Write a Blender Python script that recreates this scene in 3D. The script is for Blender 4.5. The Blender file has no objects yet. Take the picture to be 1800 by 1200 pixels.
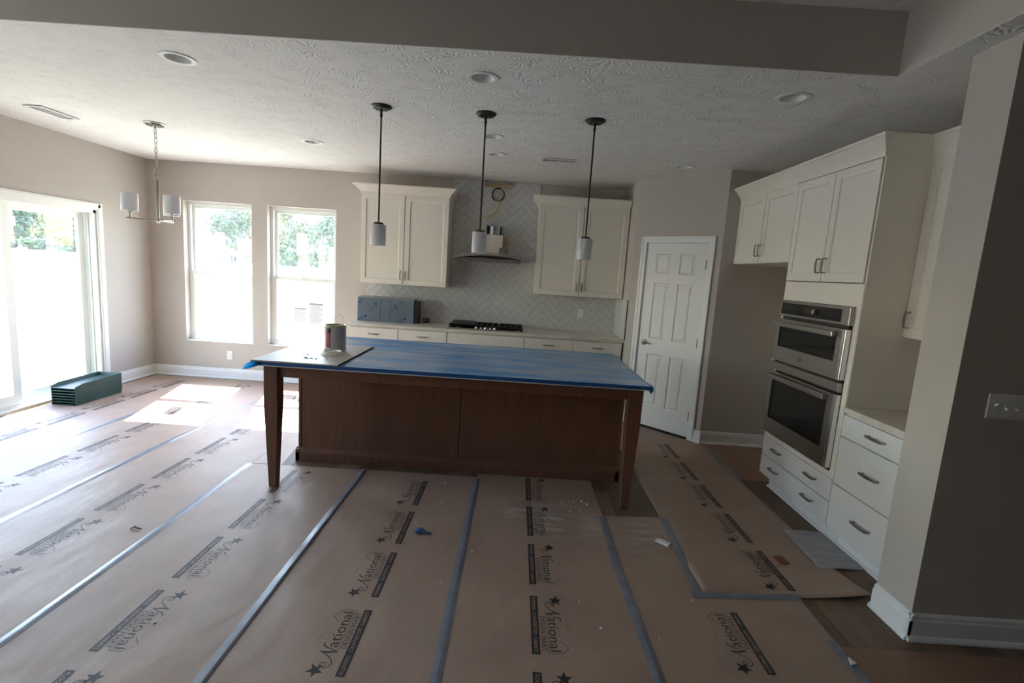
import bpy, bmesh, math, random
from mathutils import Vector, Matrix, noise
random.seed(7)
PI = math.pi
scene = bpy.context.scene
COL = scene.collection

# ------------------------------------------------------------------ camera
yaw, pitch, roll, FPX, CAMH = -0.00238, -0.14094, 0.06458, 860.7, 1.6357
fw = Vector((math.sin(yaw)*math.cos(pitch), math.cos(yaw)*math.cos(pitch), math.sin(pitch)))
rt = Vector((math.cos(yaw), -math.sin(yaw), 0)); up = rt.cross(fw)
c_, s_ = math.cos(roll), math.sin(roll)
R_, U_ = c_*rt + s_*up, -s_*rt + c_*up
cam_d = bpy.data.cameras.new('camera'); cam = bpy.data.objects.new('camera', cam_d); COL.objects.link(cam)
cam_d.sensor_width = 36.0; cam_d.lens = FPX/1800*36.0; cam_d.clip_start = 0.05; cam_d.clip_end = 1000
m = Matrix.Identity(4)
for i in range(3):
    m[i][0], m[i][1], m[i][2] = R_[i], U_[i], -fw[i]
m[2][3] = CAMH
cam.matrix_world = m
scene.camera = cam

# ------------------------------------------------------------------ sky, sun, exposure
SUN_DIR = Vector((0.283, -1.0, -1.08)).normalized()      # travel direction of sunlight
world = bpy.data.worlds.new('sky'); scene.world = world; world.use_nodes = True
wn = world.node_tree; wn.nodes.clear()
sky = wn.nodes.new('ShaderNodeTexSky'); sky.sky_type = 'NISHITA'; sky.sun_disc = False
sky.sun_elevation = math.asin(-SUN_DIR.z); sky.sun_rotation = math.atan2(-SUN_DIR.x, -SUN_DIR.y)
sky.air_density = 1.3; sky.dust_density = 0.8; sky.ozone_density = 1.0
bgn = wn.nodes.new('ShaderNodeBackground'); bgn.inputs['Strength'].default_value = 0.72
wo = wn.nodes.new('ShaderNodeOutputWorld')
tint = wn.nodes.new('ShaderNodeMix'); tint.data_type = 'RGBA'; tint.blend_type = 'MULTIPLY'; tint.inputs[0].default_value = 1.0; tint.inputs[7].default_value = (1.0, 0.945, 1.0, 1)
wn.links.new(sky.outputs[0], tint.inputs[6]); wn.links.new(tint.outputs[2], bgn.inputs[0]); wn.links.new(bgn.outputs[0], wo.inputs[0])
sun_d = bpy.data.lights.new('sun', 'SUN'); sun_d.energy = 13.0; sun_d.angle = 0.0095; sun_d.color = (1.0, 0.965, 0.965)
sun = bpy.data.objects.new('sun', sun_d); COL.objects.link(sun)
sun.rotation_euler = SUN_DIR.to_track_quat('-Z', 'Y').to_euler(); sun.location = (-6, 20, 22)
vs = scene.view_settings
vs.view_transform = 'Standard'; vs.look = 'None'; vs.gamma = 1.0; vs.use_curve_mapping = False; vs.exposure = 1.98
scene.cycles.use_denoising = True
scene.cycles.max_bounces = 14; scene.cycles.diffuse_bounces = 8; scene.cycles.glossy_bounces = 4
scene.cycles.transparent_max_bounces = 16; scene.cycles.sample_clamp_indirect = 8.0

# ------------------------------------------------------------------ materials
MATS = {}
def nn(nt, t, **k):
    n = nt.nodes.new(t)
    for a, v in k.items(): setattr(n, a, v)
    return n
def M(name, base, rough=0.5, metal=0.0, spec=0.5, var=0.0, vscale=4.0, stretch=(1,1,1), col2=None, bump=0.0, bscale=60.0, bstretch=(1,1,1), trans=0.0, coat=0.0, detail=4.0, ramp=(0.35, 0.65)):
    if name in MATS: return MATS[name]
    mt = bpy.data.materials.new(name); mt.use_nodes = True; nt = mt.node_tree
    b = nt.nodes['Principled BSDF']
    b.inputs['Roughness'].default_value = rough; b.inputs['Metallic'].default_value = metal
    b.inputs['Specular IOR Level'].default_value = spec
    if trans: b.inputs['Transmission Weight'].default_value = trans
    if coat: b.inputs['Coat Weight'].default_value = coat
    tc = nn(nt, 'ShaderNodeTexCoord')
    def tex(scale, st, det=detail):
        mp = nn(nt, 'ShaderNodeMapping'); mp.inputs['Scale'].default_value = st
        nt.links.new(tc.outputs['Object'], mp.inputs['Vector'])
        n = nn(nt, 'ShaderNodeTexNoise'); n.inputs['Scale'].default_value = scale; n.inputs['Detail'].default_value = det
        nt.links.new(mp.outputs[0], n.inputs['Vector']); return n
    c2 = col2 if col2 else tuple(max(0, x*(1-var)) for x in base)
    if col2 or var:
        n = tex(vscale, stretch)
        r = nn(nt, 'ShaderNodeMapRange'); r.inputs['From Min'].default_value = ramp[0]; r.inputs['From Max'].default_value = ramp[1]
        nt.links.new(n.outputs['Fac'], r.inputs['Value'])
        mx = nn(nt, 'ShaderNodeMix', data_type='RGBA')
        mx.inputs[6].default_value = (*base, 1); mx.inputs[7].default_value = (*c2, 1)
        nt.links.new(r.outputs[0], mx.inputs[0]); nt.links.new(mx.outputs[2], b.inputs['Base Color'])
    else:
        b.inputs['Base Color'].default_value = (*base, 1)
    if bump:
        n = tex(bscale, bstretch, 3.0)
        bp = nn(nt, 'ShaderNodeBump'); bp.inputs['Strength'].default_value = bump; bp.inputs['Distance'].default_value = 0.004
        nt.links.new(n.outputs['Fac'], bp.inputs['Height']); nt.links.new(bp.outputs[0], b.inputs['Normal'])
    MATS[name] = mt; return mt

WALL = M('wall_paint', (0.51, 0.465, 0.425), 0.75, var=0.03, bump=0.10, bscale=220)
TRIM = M('white_trim', (0.80, 0.80, 0.80), 0.40)
DOORP = M('door_paint', (0.78, 0.775, 0.765), 0.42, bump=0.04, bscale=150)
VINYL = M('window_vinyl', (0.80, 0.82, 0.79), 0.35)
CREAM = M('cream_paint', (0.82, 0.77, 0.69), 0.42, var=0.02)
CREAM_SKY = M('cream_paint_skylit', (0.74, 0.72, 0.70), 0.42, var=0.02)  # cream again, cooler and greyer: skylight on the drawers mixed into the colour
NICKEL = M('brushed_nickel', (0.40, 0.38, 0.355), 0.30, metal=1.0)
STEEL = M('stainless_steel', (0.43, 0.405, 0.38), 0.30, metal=1.0, var=0.08, vscale=30, stretch=(1, 1, 40))
GALV = M('galvanized', (0.50, 0.53, 0.54), 0.35, metal=1.0, var=0.35, vscale=25)
BLACKM = M('black_metal', (0.012, 0.012, 0.013), 0.40)
BLACKG = M('black_glass', (0.008, 0.008, 0.009), 0.06)
IRON = M('cast_iron', (0.014, 0.014, 0.014), 0.55)
def opal_mat():
    mt = bpy.data.materials.new('opal_glass'); mt.use_nodes = True; nt = mt.node_tree; b = nt.nodes['Principled BSDF']
    b.inputs['Base Color'].default_value = (0.86, 0.86, 0.88, 1); b.inputs['Roughness'].default_value = 0.25
    t = nn(nt, 'ShaderNodeBsdfTranslucent'); t.inputs[0].default_value = (0.88, 0.88, 0.90, 1); mx = nn(nt, 'ShaderNodeMixShader'); mx.inputs[0].default_value = 0.45
    nt.links.new(b.outputs[0], mx.inputs[1]); nt.links.new(t.outputs[0], mx.inputs[2]); nt.links.new(mx.outputs[0], nt.nodes['Material Output'].inputs['Surface']); return mt
OPAL = opal_mat()
ISL = M('stained_wood', (0.165, 0.072, 0.043), 0.38, col2=(0.135, 0.057, 0.034), vscale=5, stretch=(6, 6, 0.5), bump=0.03, bscale=40, bstretch=(10, 10, 0.6))
QUARTZ = M('quartz', (0.70, 0.66, 0.60), 0.22, col2=(0.60, 0.55, 0.49), vscale=7, stretch=(0.6, 2.5, 1), detail=8)
SLAB = M('white_slab', (0.78, 0.77, 0.75), 0.3)
TILE = M('tile_glaze', (0.66, 0.655, 0.64), 0.22, var=0.06, vscale=9)
GROUT = M('grout', (0.33, 0.32, 0.305), 0.9)
PLATE = M('plate_plastic', (0.82, 0.82, 0.80), 0.35)
DARK = M('dark_slot', (0.02, 0.02, 0.02), 0.6)
INK = M('print_ink', (0.022, 0.020, 0.022), 0.6)
INKLT = M('print_reversed', (0.45, 0.315, 0.235), 0.6)
TAPE = M('duct_tape', (0.21, 0.225, 0.265), 0.34, var=0.25, vscale=12, bump=0.25, bscale=35)
WOODRAW = M('raw_lumber', (0.55, 0.37, 0.20), 0.7, var=0.25, vscale=10, stretch=(1, 6, 6))
YELLOW = M('yellow_wire', (0.72, 0.55, 0.06), 0.45)
WIRE = M('clear_wire', (0.62, 0.60, 0.55), 0.4)
GREEN = M('green_plastic', (0.022, 0.060, 0.050), 0.48, col2=(0.045, 0.09, 0.075), vscale=9, bump=0.05, bscale=60)
FOAM = M('foam_sheet', (0.42, 0.41, 0.41), 0.5, var=0.25, vscale=5, stretch=(1, 6, 1), bump=0.3, bscale=18, bstretch=(1, 10, 1))
def cyan_mat():
    mt = bpy.data.materials.new('cyan_plastic'); mt.use_nodes = True; nt = mt.node_tree; b = nt.nodes['Principled BSDF']
    b.inputs['Base Color'].default_value = (0.02, 0.42, 0.72, 1); b.inputs['Roughness'].default_value = 0.3
    t = nn(nt, 'ShaderNodeBsdfTranslucent'); t.inputs[0].default_value = (0.03, 0.60, 0.95, 1); mx = nn(nt, 'ShaderNodeMixShader'); mx.inputs[0].default_value = 0.6
    nt.links.new(b.outputs[0], mx.inputs[1]); nt.links.new(t.outputs[0], mx.inputs[2]); nt.links.new(mx.outputs[0], nt.nodes['Material Output'].inputs['Surface']); return mt
CYAN = cyan_mat()
PLASTER = M('plaster', (0.78, 0.77, 0.74), 0.8)
BRICKC = M('brown_chip', (0.22, 0.06, 0.025), 0.6)
BLUES = M('blue_scrap', (0.05, 0.13, 0.32), 0.4)
def notice_mat(fac=0.5):
    mt = bpy.data.materials.new('notice_paper'); mt.use_nodes = True; nt = mt.node_tree; nt.nodes.clear()
    out = nn(nt, 'ShaderNodeOutputMaterial'); d = nn(nt, 'ShaderNodeBsdfDiffuse'); d.inputs[0].default_value = (0.8, 0.8, 0.82, 1)
    t = nn(nt, 'ShaderNodeBsdfTranslucent'); t.inputs[0].default_value = (0.8, 0.8, 0.82, 1); mx = nn(nt, 'ShaderNodeMixShader'); mx.inputs[0].default_value = fac
    nt.links.new(d.outputs[0], mx.inputs[1]); nt.links.new(t.outputs[0], mx.inputs[2]); nt.links.new(mx.outputs[0], out.inputs['Surface']); return mt
NOTICE = notice_mat(); NOTICE_THICK = notice_mat(0.075)
PAPERW = M('white_paper', (0.78, 0.78, 0.80), 0.6)
PRINTG = M('grey_print', (0.42, 0.42, 0.46), 0.6)
RED = M('red_label', (0.30, 0.022, 0.030), 0.4, var=0.5, vscale=4)
CANL = M('can_label', (0.50, 0.50, 0.49), 0.35, var=0.25, vscale=8, stretch=(3, 3, 1))
CANY = M('can_rim', (0.45, 0.40, 0.16), 0.35, metal=0.6)
PAINTW = M('wet_paint', (0.80, 0.79, 0.76), 0.2)
BOARD = M('board_grey', (0.36, 0.325, 0.29), 0.44, var=0.18, vscale=6, bump=0.6, bscale=14)
BOARDE = M('board_edge', (0.05, 0.045, 0.04), 0.7)
FILMSTEEL = M('filmed_steel', (0.20, 0.245, 0.30), 0.28, metal=0.35, var=0.10, vscale=3)
FILMINK = M('film_ink', (0.010, 0.045, 0.13), 0.4)
RUBBERHOLE = M('hole_black', (0.01, 0.01, 0.01), 0.8)
DIRT = M('bare_soil', (0.15, 0.12, 0.095), 0.95, col2=(0.20, 0.165, 0.13), vscale=0.8, bump=0.3, bscale=3)
ROAD = M('concrete_road', (0.42, 0.41, 0.39), 0.9, var=0.08, vscale=1.5)
ORANGE = M('machine_orange', (0.50, 0.22, 0.06), 0.5)
RUBBER = M('tyre_rubber', (0.03, 0.03, 0.035), 0.8)
CABG = M('cab_glass', (0.10, 0.12, 0.15), 0.15)
BARK = M('bark', (0.10, 0.075, 0.055), 0.9)
LEAF = [M('leaf_dark', (0.045, 0.085, 0.030), 0.6, col2=(0.075, 0.12, 0.04), vscale=0.5), M('leaf_mid', (0.07, 0.12, 0.035), 0.6, col2=(0.12, 0.16, 0.05), vscale=0.5), M('leaf_autumn', (0.13, 0.14, 0.04), 0.6, col2=(0.20, 0.17, 0.05), vscale=0.5)]

def glass_mat():
    mt = bpy.data.materials.new('window_glass'); mt.use_nodes = True; nt = mt.node_tree; nt.nodes.clear()
    out = nn(nt, 'ShaderNodeOutputMaterial'); tr = nn(nt, 'ShaderNodeBsdfTransparent'); tr.inputs[0].default_value = (0.93, 0.96, 0.95, 1)
    gl = nn(nt, 'ShaderNodeBsdfGlossy'); gl.inputs['Roughness'].default_value = 0.02
    lw = nn(nt, 'ShaderNodeLayerWeight'); pw5 = nn(nt, 'ShaderNodeMath', operation='POWER'); pw5.inputs[1].default_value = 5.0; nt.links.new(lw.outputs['Facing'], pw5.inputs[0])
    fr = nn(nt, 'ShaderNodeMath', operation='MULTIPLY_ADD'); fr.inputs[1].default_value = 0.92; fr.inputs[2].default_value = 0.04; nt.links.new(pw5.outputs[0], fr.inputs[0])
    mx = nn(nt, 'ShaderNodeMixShader'); nt.links.new(fr.outputs[0], mx.inputs[0]); nt.links.new(tr.outputs[0], mx.inputs[1]); nt.links.new(gl.outputs[0], mx.inputs[2])
    tl = nn(nt, 'ShaderNodeBsdfTranslucent'); tl.inputs[0].default_value = (0.9, 0.95, 1.0, 1)     # construction dust on the pane
    tc = nn(nt, 'ShaderNodeTexCoord'); nz = nn(nt, 'ShaderNodeTexNoise'); nz.inputs['Scale'].default_value = 5.0; nz.inputs['Detail'].default_value = 6
    nt.links.new(tc.outputs['Object'], nz.inputs['Vector'])
    mr = nn(nt, 'ShaderNodeMapRange'); mr.inputs['From Min'].default_value = 0.3; mr.inputs['From Max'].default_value = 0.75
    mr.inputs['To Min'].default_value = 0.006; mr.inputs['To Max'].default_value = 0.020
    nt.links.new(nz.outputs['Fac'], mr.inputs['Value'])
    m2 = nn(nt, 'ShaderNodeMixShader'); nt.links.new(mr.outputs[0], m2.inputs[0]); nt.links.new(mx.outputs[0], m2.inputs[1]); nt.links.new(tl.outputs[0], m2.inputs[2])
    nt.links.new(m2.outputs[0], out.inputs['Surface']); return mt
GLASS = glass_mat()

def ceiling_mat():
    mt = bpy.data.materials.new('stomp_ceiling'); mt.use_nodes = True; nt = mt.node_tree; b = nt.nodes['Principled BSDF']
    b.inputs['Base Color'].default_value = (0.80, 0.785, 0.775, 1); b.inputs['Roughness'].default_value = 0.8
    tc = nn(nt, 'ShaderNodeTexCoord'); heights = []
    for k, (sc, off) in enumerate(((6.5, 0.0), (8.5, 3.7))):
        mp = nn(nt, 'ShaderNodeMapping'); mp.inputs['Location'].default_value = (off, off*0.7, 0); nt.links.new(tc.outputs['Object'], mp.inputs['Vector'])
        vo = nn(nt, 'ShaderNodeTexVoronoi', voronoi_dimensions='2D'); vo.inputs['Scale'].default_value = sc; nt.links.new(mp.outputs[0], vo.inputs['Vector'])
        vm = nn(nt, 'ShaderNodeVectorMath', operation='SCALE'); vm.inputs['Scale'].default_value = sc; nt.links.new(mp.outputs[0], vm.inputs[0])
        vp = nn(nt, 'ShaderNodeVectorMath', operation='SCALE'); vp.inputs['Scale'].default_value = sc; nt.links.new(vo.outputs['Position'], vp.inputs[0])
        sb = nn(nt, 'ShaderNodeVectorMath', operation='SUBTRACT'); nt.links.new(mp.outputs[0], sb.inputs[0]); nt.links.new(vo.outputs['Position'], sb.inputs[1])
        sx = nn(nt, 'ShaderNodeSeparateXYZ'); nt.links.new(sb.outputs[0], sx.inputs[0])
        at = nn(nt, 'ShaderNodeMath', operation='ARCTAN2'); nt.links.new(sx.outputs[1], at.inputs[0]); nt.links.new(sx.outputs[0], at.inputs[1])
        nz = nn(nt, 'ShaderNodeTexNoise'); nz.inputs['Scale'].default_value = 26; nz.inputs['Detail'].default_value = 3; nt.links.new(mp.outputs[0], nz.inputs['Vector'])
        ma = nn(nt, 'ShaderNodeMath', operation='MULTIPLY_ADD'); ma.inputs[1].default_value = 13.0; nt.links.new(at.outputs[0], ma.inputs[0])
        mm = nn(nt, 'ShaderNodeMath', operation='MULTIPLY'); mm.inputs[1].default_value = 9.0; nt.links.new(nz.outputs['Fac'], mm.inputs[0]); nt.links.new(mm.outputs[0], ma.inputs[2])
        sn = nn(nt, 'ShaderNodeMath', operation='SINE'); nt.links.new(ma.outputs[0], sn.inputs[0])
        gate = nn(nt, 'ShaderNodeMapRange'); gate.inputs['From Min'].default_value = 0.48; gate.inputs['From Max'].default_value = 0.60
        n2 = nn(nt, 'ShaderNodeTexNoise'); n2.inputs['Scale'].default_value = 7; nt.links.new(mp.outputs[0], n2.inputs['Vector']); nt.links.new(n2.outputs['Fac'], gate.inputs['Value'])
        g = nn(nt, 'ShaderNodeMath', operation='MULTIPLY'); nt.links.new(sn.outputs[0], g.inputs[0]); nt.links.new(gate.outputs[0], g.inputs[1]); heights.append(g)
    ad = nn(nt, 'ShaderNodeMath', operation='ADD'); nt.links.new(heights[0].outputs[0], ad.inputs[0]); nt.links.new(heights[1].outputs[0], ad.inputs[1])
    bp = nn(nt, 'ShaderNodeBump'); bp.inputs['Strength'].default_value = 0.45; bp.inputs['Distance'].default_value = 0.004
    nt.links.new(ad.outputs[0], bp.inputs['Height']); nt.links.new(bp.outputs[0], b.inputs['Normal']); return mt
CEIL = ceiling_mat()

def paper_mat(name, base, dust=False):
    mt = bpy.data.materials.new(name); mt.use_nodes = True; nt = mt.node_tree; b = nt.nodes['Principled BSDF']
    b.inputs['Roughness'].default_value = 0.52; b.inputs['Specular IOR Level'].default_value = 0.42
    geo = nn(nt, 'ShaderNodeNewGeometry')
    def noise_(s, d=4, st=(1, 1, 1)):
        mp = nn(nt, 'ShaderNodeMapping'); mp.inputs['Scale'].default_value = st; nt.links.new(geo.outputs['Position'], mp.inputs['Vector'])
        n = nn(nt, 'ShaderNodeTexNoise'); n.inputs['Scale'].default_value = s; n.inputs['Detail'].default_value = d; nt.links.new(mp.outputs[0], n.inputs['Vector']); return n
    n1 = noise_(2.5); n2 = noise_(140, 2)
    r = nn(nt, 'ShaderNodeMapRange'); r.inputs['From Min'].default_value = 0.3; r.inputs['From Max'].default_value = 0.7; nt.links.new(n1.outputs['Fac'], r.inputs['Value'])
    mx = nn(nt, 'ShaderNodeMix', data_type='RGBA'); mx.inputs[6].default_value = (*base, 1); mx.inputs[7].default_value = (*[x*0.84 for x in base], 1); nt.links.new(r.outputs[0], mx.inputs[0])
    mf = nn(nt, 'ShaderNodeMix', data_type='RGBA', blend_type='MULTIPLY'); mf.inputs[0].default_value = 0.22
    nt.links.new(mx.outputs[2], mf.inputs[6]); nt.links.new(n2.outputs['Fac'], mf.inputs[7]); col = mf.outputs[2]
    if dust:
        # plaster dust swept across the sheet by the island leg: its own smeared shape
        for (cx, cy, rx, ry, amt) in ((0.33, 3.13, 0.52, 0.30, 0.62), (0.95, 3.05, 0.30, 0.45, 0.30)):
            mp = nn(nt, 'ShaderNodeMapping'); mp.vector_type = 'TEXTURE'; mp.inputs['Location'].default_value = (cx, cy, 0); mp.inputs['Scale'].default_value = (rx, ry, 1); mp.inputs['Rotation'].default_value = (0, 0, -0.25)
            nt.links.new(geo.outputs['Position'], mp.inputs['Vector'])
            gr = nn(nt, 'ShaderNodeTexGradient', gradient_type='SPHERICAL'); nt.links.new(mp.outputs[0], gr.inputs['Vector'])
            ns = noise_(7, 8, (0.8, 3.0, 1)); rr = nn(nt, 'ShaderNodeMapRange'); rr.inputs['From Min'].default_value = 0.46; rr.inputs['From Max'].default_value = 0.72; nt.links.new(ns.outputs['Fac'], rr.inputs['Value'])
            mu = nn(nt, 'ShaderNodeMath', operation='MULTIPLY'); nt.links.new(gr.outputs['Fac'], mu.inputs[0]); nt.links.new(rr.outputs[0], mu.inputs[1])
            m3 = nn(nt, 'ShaderNodeMath', operation='MULTIPLY'); m3.inputs[1].default_value = amt*1.6; m3.use_clamp = True; nt.links.new(mu.outputs[0], m3.inputs[0])
            md = nn(nt, 'ShaderNodeMix', data_type='RGBA'); md.inputs[7].default_value = (0.62, 0.60, 0.58, 1); nt.links.new(m3.outputs[0], md.inputs[0]); nt.links.new(col, md.inputs[6]); col = md.outputs[2]
    nt.links.new(col, b.inputs['Base Color'])
    nb = noise_(3.2, 3, (1.0, 0.6, 1)); nf = noise_(45, 2)
    ad = nn(nt, 'ShaderNodeMath', operation='MULTIPLY_ADD'); ad.inputs[1].default_value = 0.02; nt.links.new(nf.outputs['Fac'], ad.inputs[0]); nt.links.new(nb.outputs['Fac'], ad.inputs[2])
    bp = nn(nt, 'ShaderNodeBump'); bp.inputs['Strength'].default_value = 0.55; bp.inputs['Distance'].default_value = 0.035
    nt.links.new(ad.outputs[0], bp.inputs['Height']); nt.links.new(bp.outputs[0], b.inputs['Normal']); return mt
KRAFT = paper_mat('kraft_paper', (0.45, 0.315, 0.235), True)
KRAFTR = paper_mat('kraft_paper_red', (0.34, 0.20, 0.13))

def film_mat():
    mt = bpy.data.materials.new('blue_film'); mt.use_nodes = True; nt = mt.node_tree; b = nt.nodes['Principled BSDF']
    b.inputs['Roughness'].default_value = 0.20; b.inputs['Specular IOR Level'].default_value = 0.35
    tc = nn(nt, 'ShaderNodeTexCoord')
    def noise_(s, st, d=6):
        mp = nn(nt, 'ShaderNodeMapping'); mp.inputs['Scale'].default_value = st; nt.links.new(tc.outputs['Object'], mp.inputs['Vector'])
        n = nn(nt, 'ShaderNodeTexNoise'); n.inputs['Scale'].default_value = s; n.inputs['Detail'].default_value = d; nt.links.new(mp.outputs[0], n.inputs['Vector']); return n
    n1 = noise_(2.2, (0.7, 3.2, 1)); r = nn(nt, 'ShaderNodeMapRange'); r.inputs['From Min'].default_value = 0.38; r.inputs['From Max'].default_value = 0.66; nt.links.new(n1.outputs['Fac'], r.inputs['Value'])
    mx = nn(nt, 'ShaderNodeMix', data_type='RGBA'); mx.inputs[6].default_value = (0.070, 0.245, 0.53, 1); mx.inputs[7].default_value = (0.29, 0.42, 0.56, 1); nt.links.new(r.outputs[0], mx.inputs[0])
    n2 = noise_(3.0, (0.35, 6.0, 1)); r2 = nn(nt, 'ShaderNodeMapRange'); r2.inputs['From Min'].default_value = 0.60; r2.inputs['From Max'].default_value = 0.68; nt.links.new(n2.outputs['Fac'], r2.inputs['Value'])
    m2 = nn(nt, 'ShaderNodeMix', data_type='RGBA'); m2.inputs[7].default_value = (0.03, 0.17, 0.42, 1); nt.links.new(r2.outputs[0], m2.inputs[0]); nt.links.new(mx.outputs[2], m2.inputs[6])
    nt.links.new(m2.outputs[2], b.inputs['Base Color'])
    nb = noise_(5.0, (0.5, 2.5, 1), 5); bp = nn(nt, 'ShaderNodeBump'); bp.inputs['Strength'].default_value = 0.35; bp.inputs['Distance'].default_value = 0.01
    nt.links.new(nb.outputs['Fac'], bp.inputs['Height']); nt.links.new(bp.outputs[0], b.inputs['Normal']); return mt
FILM = film_mat()
BLUETAPE = M('blue_edge_tape', (0.012, 0.085, 0.30), 0.45, var=0.15, vscale=8)

def plank_mat():
    mt = bpy.data.materials.new('plank_wood'); mt.use_nodes = True; nt = mt.node_tree; b = nt.nodes['Principled BSDF']
    b.inputs['Roughness'].default_value = 0.55; b.inputs['Specular IOR Level'].default_value = 0.3
    oi = nn(nt, 'ShaderNodeObjectInfo'); tc = nn(nt, 'ShaderNodeTexCoord')
    mp = nn(nt, 'ShaderNodeMapping'); mp.inputs['Scale'].default_value = (14, 1.2, 1); nt.links.new(tc.outputs['Object'], mp.inputs['Vector'])
    n = nn(nt, 'ShaderNodeTexNoise', noise_dimensions='4D'); n.inputs['Scale'].default_value = 3; n.inputs['Detail'].default_value = 6; nt.links.new(mp.outputs[0], n.inputs['Vector'])
    wv = nn(nt, 'ShaderNodeMath', operation='MULTIPLY'); wv.inputs[1].default_value = 40; nt.links.new(oi.outputs['Random'], wv.inputs[0]); nt.links.new(wv.outputs[0], n.inputs['W'])
    mx = nn(nt, 'ShaderNodeMix', data_type='RGBA'); mx.inputs[6].default_value = (0.20, 0.135, 0.092, 1); mx.inputs[7].default_value = (0.115, 0.074, 0.05, 1); nt.links.new(n.outputs['Fac'], mx.inputs[0])
    hs = nn(nt, 'ShaderNodeHueSaturation'); mr = nn(nt, 'ShaderNodeMapRange'); mr.inputs['To Min'].default_value = 0.7; mr.inputs['To Max'].default_value = 1.35
    nt.links.new(oi.outputs['Random'], mr.inputs['Value']); nt.links.new(mr.outputs[0], hs.inputs['Value']); nt.links.new(mx.outputs[2], hs.inputs['Color']); nt.links.new(hs.outputs[0], b.inputs['Base Color'])
    return mt
PLANK = plank_mat()

def ground_mat():
    mt = bpy.data.materials.new('lawn_soil'); mt.use_nodes = True; nt = mt.node_tree; b = nt.nodes['Principled BSDF']; b.inputs['Roughness'].default_value = 0.95
    geo = nn(nt, 'ShaderNodeNewGeometry')
    def noise_(s, d=6):
        n = nn(nt, 'ShaderNodeTexNoise'); n.inputs['Scale'].default_value = s; n.inputs['Detail'].default_value = d; nt.links.new(geo.outputs['Position'], n.inputs['Vector']); return n
    n1, n2 = noise_(0.35), noise_(3.5)
    r1 = nn(nt, 'ShaderNodeMapRange'); r1.inputs['From Min'].default_value = 0.42; r1.inputs['From Max'].default_value = 0.60; nt.links.new(n1.outputs['Fac'], r1.inputs['Value'])
    r2 = nn(nt, 'ShaderNodeMapRange'); r2.inputs['From Min'].default_value = 0.35; r2.inputs['From Max'].default_value = 0.7; nt.links.new(n2.outputs['Fac'], r2.inputs['Value'])
    straw = nn(nt, 'ShaderNodeMix', data_type='RGBA'); straw.inputs[6].default_value = (0.44, 0.41, 0.36, 1); straw.inputs[7].default_value = (0.30, 0.27, 0.23, 1); nt.links.new(r2.outputs[0], straw.inputs[0])
    grass = nn(nt, 'ShaderNodeMix', data_type='RGBA'); grass.inputs[6].default_value = (0.15, 0.18, 0.09, 1); grass.inputs[7].default_value = (0.30, 0.30, 0.21, 1); nt.links.new(r2.outputs[0], grass.inputs[0])
    mx = nn(nt, 'ShaderNodeMix', data_type='RGBA'); nt.links.new(r1.outputs[0], mx.inputs[0]); nt.links.new(straw.outputs[2], mx.inputs[6]); nt.links.new(grass.outputs[2], mx.inputs[7])
    nt.links.new(mx.outputs[2], b.inputs['Base Color']); return mt
GROUND = ground_mat()

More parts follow.
